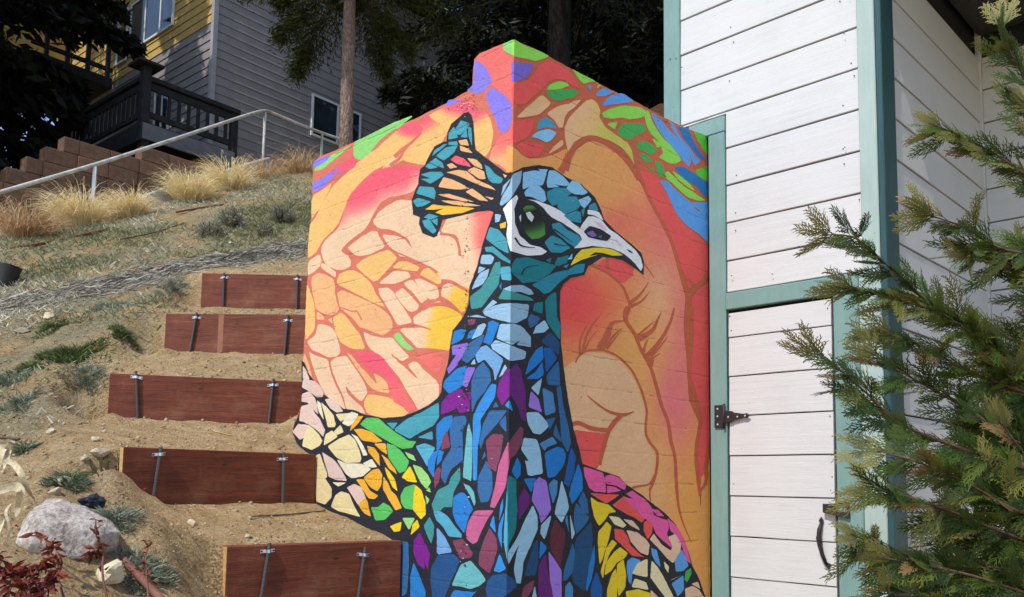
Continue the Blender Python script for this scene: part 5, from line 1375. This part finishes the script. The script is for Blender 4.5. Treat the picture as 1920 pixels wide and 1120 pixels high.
# ---- scattered grass and litter nobody could count
def ground_cover():
    r = np.random.default_rng(5); n = 230000; s = r.uniform(-5.2, .1, n); d = r.uniform(3.3, 10.5, n); x, y = xysd(s, d); z, wg = ground_z(x, y)
    dens = np.maximum(sm(-.03, .14, fbm(x*1.4+3, y*1.4, 4)+.02), .5*sm(6.6, 7.6, d)*sm(-.2, .1, fbm(x*2.2+8, y*2.2, 4)))*(1-wg)*sm(4.0, 5.6, d)
    keep = r.random(n) < dens*.85*(.45+.55*sm(5.5, 7.5, d))*np.where((x > -.05) & (y < 2.2), 0, 1); x, y, z, d = x[keep], y[keep], z[keep], d[keep]; n = len(x)
    a = r.uniform(0, 2*math.pi, n); L = r.uniform(.02, .07, n); dd = np.stack([np.cos(a)*.8, np.sin(a)*.8, r.uniform(.1, .9, n)], -1)
    P = np.stack([np.stack([x, y, z-.003], -1)+dd*(L*t)[:, None] for t in (0, .6, 1)], 1); wv = np.cross(dd, r.normal(size=(n, 3))); wv /= np.linalg.norm(wv, axis=1, keepdims=True); W = wv[:, None]*np.array([.0034, .0042, .0012])[None, :, None]
    g = sm(-.1, .15, fbm(x*.9+40, y*.9, 3))[:, None, None]; m = r.random((n, 1, 1)); C = (np.array([.25, .26, .13])*(1-g)+np.array([.58, .54, .40])*g)*(.55+.8*m); C = np.repeat(C, 3, 1)
    V, F, col = strips(P, W, C); link('ground_cover', npmesh('ground_cover', V, F, False, col), M_WEED, None, None, 'stuff'); tag(bpy.data.objects['ground_cover'], 'sparse grey green grass and litter on the slope', 'grass')
ground_cover()
def litter():
    r = np.random.default_rng(31); n = 26000; s = r.uniform(-4.4, .1, n); d = r.uniform(2.5, 8.5, n); x, y = xysd(s, d); z, wg = ground_z(x, y)
    keep = (r.random(n) < (.18+.82*sm(-.05, .2, fbm(x*2.1+70, y*2.1, 4)))*(1-.75*wg)) & ~((x > -.03) & (y < 1.8)); x, y, z = x[keep], y[keep], z[keep]; n = len(x)
    a = r.uniform(0, 2*math.pi, n); L = r.uniform(.008, .04, n); dd = np.stack([np.cos(a), np.sin(a), r.normal(.12, .2, n)], -1); wv = np.cross(dd, np.array([0, 0, 1.])+r.normal(0, .4, (n, 3))); wv /= np.linalg.norm(wv, axis=1, keepdims=True)
    P = np.stack([np.stack([x, y, z+.004], -1)+dd*(L*t)[:, None]+np.array([0, 0, .004])*math.sin(3.1*t) for t in (0, .5, 1)], 1); W = wv[:, None]*np.array([.001, .0028, .0008])[None, :, None]; m = r.random((n, 1, 1)); q = r.random((n, 1, 1)) < .6
    C = np.repeat(np.where(q, np.array([.10, .06, .035])*(.6+m), np.array([.40, .32, .20])*(.6+.6*m)), 3, 1); V, F, col = strips(P, W, C); o = link('leaf_litter', npmesh('leaf_litter', V, F, False, col), M_TWIG, None, None, 'stuff'); tag(o, 'brown twigs and dead leaf litter on the dirt', 'litter')
litter()
# ---- matted dry netting of stems across the slope
def netting():
    r = np.random.default_rng(9); path = [(-60, 590), (60, 566), (160, 545), (250, 520), (330, 503), (420, 490), (500, 478), (575, 466)]; wd = [26, 30, 34, 36, 26, 26, 28, 24]
    pts = [ground_at(px, py, 4, 10) for px, py in path]; Q = np.array(spl(pts, 10)); Wd = np.interp(np.linspace(0, 1, len(Q)), np.linspace(0, 1, len(wd)), wd)/1608*7.0
    n = 6500; k = 4; i0 = r.integers(0, len(Q)-4, n); L = r.integers(2, 7, n); P = np.empty((n, k, 3)); off = r.normal(0, .62, n)*Wd[i0]*(.6+.9*vnoise(i0*.35, i0*.0+3))+Wd[i0]*.5*(vnoise(i0*.22, i0*.0+9)-.5); hz = r.random(n)
    for j in range(k):
        idx = np.clip(i0+L*j/(k-1), 0, len(Q)-1); lo = np.floor(idx).astype(int); hi = np.minimum(lo+1, len(Q)-1); t = (idx-lo)[:, None]; c = Q[lo]*(1-t)+Q[hi]*t; tan = Q[np.minimum(lo+2, len(Q)-1)]-Q[np.maximum(lo-1, 0)]; nn = np.stack([-tan[:, 1], tan[:, 0]], -1); nn /= np.linalg.norm(nn, axis=1, keepdims=True)
        o_ = off+r.normal(0, .022, n); x = c[:, 0]+nn[:, 0]*o_; y = c[:, 1]+nn[:, 1]*o_; z = ground_z(x, y)[0]; P[:, j] = np.stack([x, y, z+.004+.055*hz*np.exp(-(off/Wd[i0]/.6)**2)+r.normal(0, .006, n)], -1)
    wv = np.cross(P[:, -1]-P[:, 0], r.normal(size=(n, 3))); wv /= np.linalg.norm(wv, axis=1, keepdims=True); W = wv[:, None]*np.array([.0026, .003, .003, .0015])[None, :, None]; m = r.random((n, 1, 1)); C = np.repeat(np.array([.16, .14, .105])*(1-m)+np.array([.54, .49, .40])*m, k, 1)
    V, F, col = strips(P, W, C); o = link('dry_netting', npmesh('dry_netting', V, F, False, col), M_TWIG, None, None, 'stuff'); tag(o, 'matted grey dry stems lying across the slope', 'dead stems')
netting()
# ---- pebbles
def pebbles():
    r = np.random.default_rng(21); ico = bmesh.new(); bmesh.ops.create_icosphere(ico, subdivisions=1, radius=1); bv = np.array([v.co[:] for v in ico.verts]); bf = np.array([[v.index for v in f.verts] for f in ico.faces]); ico.free()
    n = 6500; s = r.uniform(-3.6, .1, n); d = r.uniform(2.4, 8.0, n); x, y = xysd(s, d); z, wg = ground_z(x, y); ok = ~((x > -.02) & (y < 1.8)); x, y, z, d = x[ok], y[ok], z[ok], d[ok]; n = len(x)
    sz = .0025+.009*r.random(n)**6+.002*r.random(n); V = bv[None]*(1+r.normal(0, .16, (n, len(bv), 1)))*(sz[:, None]*r.uniform(.7, 1.2, (n, 3)))[:, None]+np.stack([x, y, z+sz*.25], -1)[:, None]
    m = r.random((n, 1)); C = np.array([.20, .13, .07])*(1-m)+np.array([.50, .39, .25])*m; F = bf[None]+(np.arange(n)*len(bv))[:, None, None]
    o = link('pebbles', npmesh('pebbles', V.reshape(-1, 3), F.reshape(-1, 3), False, np.repeat(C, len(bv), 0)), M_TWIG, None, None, 'stuff'); tag(o, 'loose grit and pebbles on the dirt', 'pebbles')
pebbles()
# ---- conifers
def conifer(name, label, base, H, R_, c_lo, n_br, cards, csize, col0, col1, trunk_r, bark, leafmat, seed, droop=.35, cat='tree', group=None, lean=(0, 0), zmin=0, zmax=99, wf=.2):
    r = np.random.default_rng(seed); root = thing(name, label, cat, tuple(base), group)
    ks = 10; tp = [(lean[0]*t*t+.03*math.sin(3*t+seed), lean[1]*t*t+.03*math.cos(2*t), H*t-.3*(t == 0)) for t in np.linspace(0, 1, ks)]; v, f = tube(tp, [trunk_r*(1-t)**.8+.012 for t in np.linspace(0, 1, ks)], 14); link('trunk', pmesh('trunk', v, f, True), bark, root)
    Pc, Dc, Cc, Sc, Nn = [], [], [], [], []; BV, BF = [], []
    for i in range(n_br):
        t = c_lo+(1-c_lo)*((i+r.random())/n_br); z = H*t
        if z < zmin or z > zmax: continue
        a = r.uniform(0, 2*math.pi); L = R_*(1-((t-c_lo)/(1-c_lo))**1.3*.85)*r.uniform(.6, 1.15); p0 = np.array([lean[0]*t*t, lean[1]*t*t, z]); d = np.array([math.cos(a), math.sin(a), r.uniform(-.1, .25)])
        P = [p0+d*L*u+np.array([0, 0, -droop*L*u*u+ .06*math.sin(4*u+i)]) for u in np.linspace(0, 1, 6)]; vv, ff = tube(P, [max(.006, .03*(1-u)*L/2) for u in np.linspace(0, 1, 6)], 5); n0 = len(BV); BV += vv; BF += [tuple(j+n0 for j in q) for q in ff]
        m = int(cards*L/R_); u = .12+.88*np.sqrt(r.random(m)); base_ = p0+d*(L*u)[:, None]+np.array([0, 0, 1])*(-droop*L*u*u)[:, None]; side = np.array([-d[1], d[0], 0]); w_ = r.normal(0, 1, m)*.24*L*(1.05-u)+r.normal(0, .05, m)
        pos = base_+side*w_[:, None]+np.array([0, 0, 1])*(-np.abs(w_)*.35-np.abs(r.normal(0, .09, m)))[:, None]+r.normal(0, .03, (m, 3)); dirs = d*r.uniform(.1, 1, m)[:, None]+side*(np.sign(w_)*r.uniform(.1, .9, m))[:, None]+np.array([0, 0, -1])*r.uniform(.0, .9, m)[:, None]+r.normal(0, .25, (m, 3))
        Pc.append(pos); Dc.append(dirs); g = r.random((m, 1)); Cc.append(np.array(col0)*(1-g)+np.array(col1)*g*(.6+.7*r.random())); Sc.append(csize*r.uniform(.6, 1.4, m))
    if BV: link('limbs', pmesh('limbs', BV, BF, True), bark, root, None, 'stuff')
    P = np.concatenate(Pc); D = np.concatenate(Dc); D /= np.linalg.norm(D, axis=1, keepdims=True); S = np.concatenate(Sc)[:, None]; C = np.concatenate(Cc); n = len(P)
    w_ = np.cross(D, r.normal(size=(n, 3))); w_ /= np.linalg.norm(w_, axis=1, keepdims=True); V = np.stack([P-D*S*.5, P+w_*S*wf, P+D*S*.6, P-w_*S*wf], 1).reshape(-1, 3); F = np.arange(n*4).reshape(n, 4)
    link('crown', npmesh('crown', V, F, False, np.repeat(C, 4, 0)), leafmat, root); return root
def tree_at(px, py, d, dz=0): b = at(px, py, d); z = gz(b[0], b[1]); return np.array([b[0], b[1], z-.1])
tb = tree_at(650, 300, 10.6)
conifer('fir_tree', 'slender conifer with scaly brown trunk standing before the grey house', tb, 9.5, 1.5, .265, 130, 3000, .065, (.012, .019, .006), (.085, .11, .028), .078, M_BARK, M_DARKLEAF, 3, .36, lean=(.1, .1), wf=.11)
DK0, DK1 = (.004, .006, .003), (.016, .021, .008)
tl_ = tree_at(-340, 300, 11.0); conifer('cedar_tree', 'big dark tree at the upper left in front of the house', tl_, 11, 2.9, .16, 100, 2600, .075, DK0, DK1, .22, M_DBARK, M_DARKLEAF, 5, .3, wf=.13)
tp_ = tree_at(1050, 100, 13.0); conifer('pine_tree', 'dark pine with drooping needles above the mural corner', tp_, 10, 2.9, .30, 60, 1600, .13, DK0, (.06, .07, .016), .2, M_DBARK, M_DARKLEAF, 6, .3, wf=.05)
FOREST = [(900, 17, 12, 2.6), (985, 20, 14, 3.2), (1090, 17.5, 13, 3.0), (1165, 21, 14, 3.4), (1240, 16, 12, 2.8), (1300, 22, 15, 3.6), (1020, 27, 17, 4.2), (1210, 28, 17, 4.4), (1120, 25, 16, 4.0), (940, 24, 15, 3.8)]
FL = ['forest tree right behind the grey house end', 'dark forest tree left of the mural peak', 'dark forest tree over the mural peak', 'dark forest tree right of the mural peak', 'dark forest tree beside the shed corner', 'dark forest tree hidden mostly by the shed', 'far forest tree above the mural peak', 'far forest tree left of the shed corner', 'far forest tree in the gap over the mural', 'far forest tree behind the grey house']
for i, (px, d, H, R_) in enumerate(FOREST):
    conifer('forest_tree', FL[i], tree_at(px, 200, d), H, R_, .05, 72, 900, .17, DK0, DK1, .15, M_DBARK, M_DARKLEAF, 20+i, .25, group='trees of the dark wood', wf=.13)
# trees up the slope left of the picture: they shade the house and its decks
SH = [(-9.6, 10.6, 13, 2.8), (-11.5, 12.6, 14, 3.2), (-12.8, 10.6, 14, 3.2), (-8.6, 13.4, 12, 2.6), (-14, 13.5, 15, 3.4), (-10.5, 16, 13, 3.0)]
for i, (s_, d, H, R_) in enumerate(SH):
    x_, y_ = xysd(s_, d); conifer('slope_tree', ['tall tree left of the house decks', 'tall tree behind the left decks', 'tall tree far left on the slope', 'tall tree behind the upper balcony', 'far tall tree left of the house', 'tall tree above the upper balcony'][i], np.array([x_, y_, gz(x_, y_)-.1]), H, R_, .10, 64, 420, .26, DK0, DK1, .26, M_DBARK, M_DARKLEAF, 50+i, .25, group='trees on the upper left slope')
# ------------------------------------------------------------------ handrail, kerb, pot, stones, pipe, withered plants
M_PIPE = mat_plain('galvanised_pipe', (.42, .40, .37), .55, .4, .35, 12, .2); M_PIPEW = mat_plain('white_painted_post', (.74, .75, .76), .5, .3, .1, 12, .1)
hr = thing('handrail', 'grey pipe handrail climbing beside the grass tufts', 'handrail', tuple(at(178, 400, 9.3)))
ho = np.array(hr.location)
rp = [at(-140, 405, 8.2), at(0, 361, 8.7), at(178, 309, 9.4), at(300, 270, 10.2), at(400, 237, 11.0), at(470, 214, 11.7), at(492, 209, 12.0), at(508, 211, 12.3), at(560, 233, 12.6), at(605, 250, 13.0), at(640, 262, 13.2)]
v, f = tube([p-ho for p in spl(rp, 6)], .022, 10); link('top_rail', pmesh('top_rail', v, f, True), M_PIPE, hr)
for (x, y, d, yb, m) in ((178, 312, 9.4, 450, M_PIPEW), (497, 212, 12.05, 350, M_PIPE), (604, 250, 13.0, 350, M_PIPE), (-135, 405, 8.2, 540, M_PIPE)):
    a = at(x, y, d); b = a.copy(); b[2] = gz(a[0], a[1])-.25; b[2] = min(b[2], a[2]-.8); v, f = tube([a-ho, b-ho], .019, 10); link('post', pmesh('post', v, f, True), m, hr)
# kerb blocks behind the tufts
for i, (x0, y0, d0, x1, y1, d1, hgt, lab) in enumerate(((-40, 470, 8.2, 130, 432, 8.9, .16, 'concrete kerb behind the left tufts'), (190, 398, 9.4, 330, 350, 10.1, .26, 'grey concrete kerb block between the small and bushy tuft'), (330, 352, 10.2, 500, 300, 11.6, .34, 'weathered concrete kerb behind the spiky tuft'))):
    a, b = at(x0, y0, d0), at(x1, y1, d1); t = (b-a); t /= np.linalg.norm(t); n_ = np.cross(t, (0, 0, 1)); n_ /= np.linalg.norm(n_); up_ = np.cross(n_, t)
    V = []
    for p in (a, b):
        for sx_ in (-.08, .1):
            for sz_ in (-hgt*1.6, .03): V.append(p-n_*sx_+up_*sz_)
    c = (a+b)/2; V = [q-c for q in V]; me = bevel(pmesh('kerb', V, [(0, 1, 3, 2), (4, 6, 7, 5), (0, 4, 5, 1), (2, 3, 7, 6), (0, 2, 6, 4), (1, 5, 7, 3)]), .015); o = link('kerb', me, M_CONC, None, c); tag(o, lab, 'kerb')
# black nursery pot
M_POT = mat_plain('black_plastic', (.012, .013, .016), .45, .5, .3, 30, .1)
pb = ground_at(8, 535, 4, 9); v, f = tube([(0, 0, 0), (0, 0, .005), (.01, 0, .16), (.011, 0, .175)], [.065, .067, .088, .093], 20, False)
V2, F2 = tube([(.011, 0, .175), (.01, 0, .165), (0, 0, .02)], [.088, .084, .062], 20, True); n0 = len(v); o = link('plant_pot', pmesh('plant_pot', v+V2, f+[tuple(i+n0 for i in q) for q in F2], True), M_POT, None, pb-(0, 0, .02)); o.rotation_euler = (.05, .10, 0); tag(o, 'black plastic nursery pot at the left edge', 'plant pot')
# stones
def mat_granite():
    m = Mat('granite', .85, .2); n = m.noise(5, 8, .7); f = m.noise(70, 4, .7); c = m.ramp(m.noise(9, 6, .7), [(.38, (.19, .125, .095)), (.5, (.42, .34, .29)), (.62, (.60, .53, .46))])
    m.color(m.mix(.5, c, m.ramp(f, [(.35, (.17, .145, .125)), (.5, (.47, .43, .385)), (.65, (.70, .655, .60))]))); m.bump(m.math('ADD', n, m.math('MULTIPLY', f, .5)), .8, .02); return m.m
M_GRAN = mat_granite(); M_STONE = mat_plain('pale_stone', (.46, .39, .28), .9, .15, .3, 25, .6); M_WHITESTONE = mat_plain('cream_stone', (.62, .53, .35), .85, .2, .25, 20, .6)
def stone(name, label, pos, size, mat, seed, planes=14, sub=4, rot=0, rough=.05):
    r = np.random.default_rng(seed); bm = bmesh.new(); bmesh.ops.create_icosphere(bm, subdivisions=sub, radius=1)
    N = r.normal(size=(planes, 3)); N /= np.linalg.norm(N, axis=1, keepdims=True); D = r.uniform(.42, .85, planes)
    for v in bm.verts:
        p = np.array(v.co); k = 1.0
        for nn, dd in zip(N, D):
            c = p@nn
            if c > dd: k = min(k, dd/c)
        p = p*k; nz = mnoise.fractal(Vector(p*2.2+seed), 1, 2, 5)*rough; p = p*(1+nz); v.co = p*np.array(size)
    me = bpy.data.meshes.new(name); bm.to_mesh(me); bm.free(); o = link(name, me, mat, None, pos); o.rotation_euler = (0, 0, rot); return tag(o, label, 'stone')
def boulder():
    c = at(118, 1002, 3.05); prof = [((25, 990), 0), ((35, 965), 0), ((70, 935), 0), ((95, 933), 0), ((150, 955), 0), ((190, 975), 0), ((215, 1000), 0), ((208, 1025), 0), ((190, 1050), 0), ((150, 1062), 0), ((110, 1058), 0), ((60, 1055), 0), ((35, 1040), 0)]
    k = 3.05/FPX; ring = [np.array([(p[0]-118)*k, -(p[1]-1002)*k]) for p, _ in prof]
    bm = bmesh.new(); P = lambda x, z, d: RT*x+np.array([0, 0, 1])*z+np.array([DEP[0], DEP[1], 0])*d
    outer = [bm.verts.new(P(q[0], q[1], .05)) for q in ring]; 
    ridge = [(.62, (-.02, .095), -.10), (.6, (.0, .02), -.16)]
    fr = [bm.verts.new(P(*v)) for v in ((-.13, -.03, -.075), (-.065, .105, -.035), (-.028, .052, -.115), (.03, .045, -.105), (.105, .045, -.055), (.15, .0, -.045), (.13, -.07, -.07), (.03, -.085, -.12), (-.035, -.02, -.15), (-.08, -.08, -.10))]
    back = [bm.verts.new(P(*v)) for v in ((-.1, -.02, .17), (-.02, .07, .18), (.09, .03, .17), (.1, -.07, .18), (-.05, -.09, .18))]
    bmesh.ops.convex_hull(bm, input=bm.verts[:]); 
    bmesh.ops.delete(bm, geom=[v for v in bm.verts if not v.link_faces], context='VERTS')
    bmesh.ops.triangulate(bm, faces=bm.faces[:])
    for _ in range(4):
        e = [e for e in bm.edges if e.calc_length() > .016]
        if not e: break
        bmesh.ops.subdivide_edges(bm, edges=e, cuts=1); bmesh.ops.triangulate(bm, faces=[f for f in bm.faces if len(f.verts) > 3])
    bmesh.ops.smooth_vert(bm, verts=bm.verts[:], factor=.25, use_axis_x=True, use_axis_y=True, use_axis_z=True)
    for v in bm.verts:
        nz = mnoise.fractal(v.co*12, 1, 2, 5)*.010+mnoise.fractal(v.co*60, 1, 2, 3)*.0045; v.co += v.co.normalized()*nz
    me = bpy.data.meshes.new('boulder'); bm.to_mesh(me); bm.free(); me.shade_smooth(); o = link('boulder', me, M_GRAN, None, c); tag(o, 'large pinkish grey granite boulder in the lower left', 'boulder')
boulder()
ST = [((205, 1090), .075, M_WHITESTONE, 'cream angular stone below the boulder'), ((158, 880), .030, M_STONE, 'rounded tan stone left of the second riser'), ((190, 868), .05, M_STONE, 'jagged tan stone touching the second riser end'), ((120, 908), .048, M_STONE, 'flat pale stone above the boulder'), ((92, 598), .055, M_WHITESTONE, 'pale rounded stone in the green weed patch'), ((40, 625), .05, M_STONE, 'pale stone at left below the weed patch'), ((362, 986), .028, M_WHITESTONE, 'small white stone on the lowest tread'), ((465, 1008), .022, M_STONE, 'small stone on the lowest riser edge'), ((180, 828), .028, M_WHITESTONE, 'small pale stone left of the second riser top'), ((95, 812), .03, M_STONE, 'small brown stone on the bare slope'), ((433, 458), .03, M_WHITESTONE, 'tiny white stone under the shrubs'), ((105, 928), .03, M_STONE, 'pale stone just behind the boulder')]
for i, ((px, py), sz, m, lab) in enumerate(ST):
    b = ground_at(px, py, 2.2, 10); stone('stone', lab, b+np.array([0, 0, sz*.25]), (sz*rnd.uniform(.9, 1.3), sz*rnd.uniform(.8, 1.1), sz*rnd.uniform(.55, .85)), m, 300+i, 12, 3, rnd.uniform(0, 6))
# rusty pipe
M_RUST = mat_plain('rusty_pipe', (.20, .085, .06), .75, .3, .35, 18, .4)
a, b = at(205, 1022, 3.18), at(306, 1128, 2.88); v, f = tube([a+(a-b)*.1, a, b, b+(b-a)*.2], .0135, 12); o = link('rusty_pipe', pmesh('rusty_pipe', [np.array(q)-a for q in v], f, True), M_RUST, None, a); tag(o, 'rusty brown pipe leaning from the boulder to the ground', 'pipe')
# crumpled dark cloth behind the boulder
M_CLOTH = mat_plain('navy_plastic_scrap', (.016, .020, .038), .6, .3, .4, 30, .3)
b = ground_at(172, 955, 2.6, 4.5); me = bpy.data.meshes.new('scrap'); bm = bmesh.new(); bmesh.ops.create_icosphere(bm, subdivisions=4, radius=1)
for vv in bm.verts:
    n = mnoise.fractal(vv.co*1.7+Vector((4, 1, 2)), 1, 2, 4); vv.co = Vector((vv.co.x*.045, vv.co.y*.03, vv.co.z*.03))*(1+.45*n)
bm.to_mesh(me); bm.free(); o = link('plastic_scrap', me, M_CLOTH, None, b+(0, 0, .022)); tag(o, 'crumpled dark blue plastic scrap behind the boulder', 'scrap')
# sticks
def stick(label, pts, r_, mat): 
    P = [at(*p) for p in pts]; v, f = tube([p-P[0] for p in spl(P, 4)], r_, 6); o = link('stick', pmesh('stick', v, f, True), mat, None, P[0]); return tag(o, label, 'stick')
M_STICK = mat_plain('dead_wood', (.13, .085, .06), .9, .1, .4, 40, .4); M_STICKR = mat_plain('red_edging_wood', (.19, .075, .045), .9, .1, .4, 40, .4)
def gstick(label, pix, r_, mat, up_=.008):
    P = [ground_at(px, py, 2.4, 11)+np.array([0, 0, up_]) for px, py in pix]; v, f = tube([p-P[0] for p in spl(P, 4)], r_, 6); o = link('stick', pmesh('stick', v, f, True), mat, None, P[0]); return tag(o, label, 'stick')
gstick('long reddish edging stick below the left tufts', [(20, 468), (80, 458), (150, 444), (200, 432)], .014, M_STICKR); gstick('reddish edging stick below the bushy tuft', [(330, 402), (380, 393), (420, 386)], .012, M_STICKR); gstick('long grey stick lying across the slope', [(225, 455), (290, 440), (345, 422)], .008, M_STICK, .02)
gstick('thin dark stick on the lowest tread', [(470, 972), (540, 968), (610, 963)], .004, M_STICK); gstick('broken straw on the second tread', [(400, 812), (435, 820)], .003, M_CUT)
stick('thin bent dark twig right of the boulder', [(243, 962, 3.3), (238, 975, 3.3), (246, 995, 3.28), (262, 1020, 3.25)], .0035, M_STICK)
gstick('dark twig at the left below the weeds', [(0, 825), (36, 829)], .007, M_STICK)
# withered red plants in the lower left corner
def withered(label, stems, seed, nleaf, lsz, c0, c1):
    r = np.random.default_rng(seed); root = at(*stems[0][0]); V, F = [], []; LP, LD, LC, LS = [], [], [], []
    for st in stems:
        P = [at(*p)+r.normal(0, .004, 3) for p in st]; Q = spl(P, 5); vv, ff = tube([q-root for q in Q], [.0042*(1-.6*i/len(Q)) for i in range(len(Q))], 5); n0 = len(V); V += vv; F += [tuple(j+n0 for j in q) for q in ff]
        for k in range(nleaf):
            u = r.uniform(.25, 1); q = Q[min(len(Q)-1, int(u*len(Q)))]-root; LP.append(q); d = r.normal(size=3)*np.array([1, 1, .6])+np.array([0, 0, -.5]); LD.append(d/np.linalg.norm(d)); g = r.random(); LC.append(np.array(c0)*(1-g)+np.array(c1)*g); LS.append(lsz*r.uniform(.6, 1.3))
    o = thing('withered_plant', label, 'plant', tuple(root), 'withered red plants in the corner'); link('stem', pmesh('stem', V, F, True), M_RUST, o)
    # curled leaves: each a folded, twisted little blade
    lv, lf, lc = [], [], []
    for p, d, c, s in zip(LP, LD, LC, LS):
        w_ = np.cross(d, r.normal(size=3)); w_ /= np.linalg.norm(w_); n_ = np.cross(d, w_); n0 = len(lv); m = 6; cr = r.uniform(-1, 1); tq = r.uniform(.8, 3.2)
        for i in range(m):
            t = i/(m-1); ww = s*.20*math.sin(math.pi*min(.97, t*.9+.06)); cu = s*.9*t*t*cr; ctr = p+d*s*t+n_*cu; tw = t*tq; a_ = w_*math.cos(tw)+n_*math.sin(tw); b_ = np.cross(d, a_)
            lv += [ctr-a_*ww+b_*ww*.7, ctr, ctr+a_*ww+b_*ww*.7]; lc += [c, c*.75, c]
        for i in range(m-1):
            q = n0+i*3; lf += [(q, q+1, q+4, q+3), (q+1, q+2, q+5, q+4)]
    link('leaves', npmesh('leaves', np.array(lv), np.array(lf), True, np.array(lc)), M_REDLEAF, o)
RC0, RC1 = (.10, .018, .012), (.34, .095, .04)
withered('withered red stem in front of the boulder left half', [[(120, 1125, 2.55), (110, 1075, 2.6), (95, 1030, 2.65), (80, 1005, 2.68), (62, 998, 2.7)], [(110, 1075, 2.6), (112, 1050, 2.62), (95, 1020, 2.66)]], 1, 20, .034, RC0, RC1)
withered('withered red stem in front of the boulder right half', [[(202, 1130, 2.6), (200, 1080, 2.62), (195, 1030, 2.66), (183, 1005, 2.68), (180, 975, 2.7)], [(195, 1040, 2.66), (178, 1030, 2.65), (168, 1038, 2.64)]], 2, 20, .034, RC0, RC1)
withered('lone withered red stem right of the boulder', [[(272, 1135, 2.75), (276, 1080, 2.8), (278, 1040, 2.85), (276, 1010, 2.88)]], 3, 15, .032, RC0, RC1)
withered('tangle of dark red withered leaves in the bottom left corner', [[(10, 1140, 2.4), (20, 1090, 2.45), (30, 1060, 2.5)], [(40, 1140, 2.42), (55, 1090, 2.45), (70, 1055, 2.5)], [(70, 1140, 2.42), (95, 1100, 2.46), (110, 1070, 2.5)], [(-10, 1140, 2.4), (-5, 1080, 2.45), (5, 1050, 2.5)], [(60, 1120, 2.42), (30, 1090, 2.45), (10, 1070, 2.46)], [(100, 1140, 2.42), (75, 1110, 2.45), (50, 1075, 2.48)]], 4, 26, .040, (.085, .012, .014), (.30, .06, .035))
# dried pale leaves hanging at the left edge
def dry_leaves():
    root = at(0, 900, 2.75); o = thing('dried_plant', 'pale yellow dried strap leaves at the left edge', 'plant', tuple(root)); M = mat_plain('straw_leaf', (.58, .49, .32), .85, .15, .35, 45, .6)
    for pts, w_ in (([(0, 870), (22, 866), (40, 885), (52, 915), (66, 938)], .020), ([(-5, 925), (30, 912), (42, 922), (38, 945), (30, 970)], .030), ([(-10, 905), (0, 860), (8, 842), (18, 850), (8, 880)], .030), ([(22, 945), (12, 960), (18, 990), (12, 1020)], .008), ([(20, 950), (20, 985), (16, 1022)], .005), ([(-20, 960), (5, 975), (0, 1000)], .02)):
        P = spl([at(x, y, 2.72+rnd.uniform(-.04, .04)) for x, y in pts], 6); n = len(P); V, F = [], []
        for i, p in enumerate(P):
            t = P[min(i+1, n-1)]-P[max(i-1, 0)]; t /= np.linalg.norm(t); a = np.cross(t, FW); a /= np.linalg.norm(a); b = np.cross(t, a); ww = w_*.5*math.sin(math.pi*(.08+.88*i/(n-1)))+.001
            V += [p-a*ww+b*ww*.6-root, p+b*.003-root, p+a*ww+b*ww*.6-root]
        for i in range(n-1): F += [(i*3, i*3+1, i*3+4, i*3+3), (i*3+1, i*3+2, i*3+5, i*3+4)]
        link('leaf', pmesh('leaf', V, F, True), M, o)
dry_leaves()
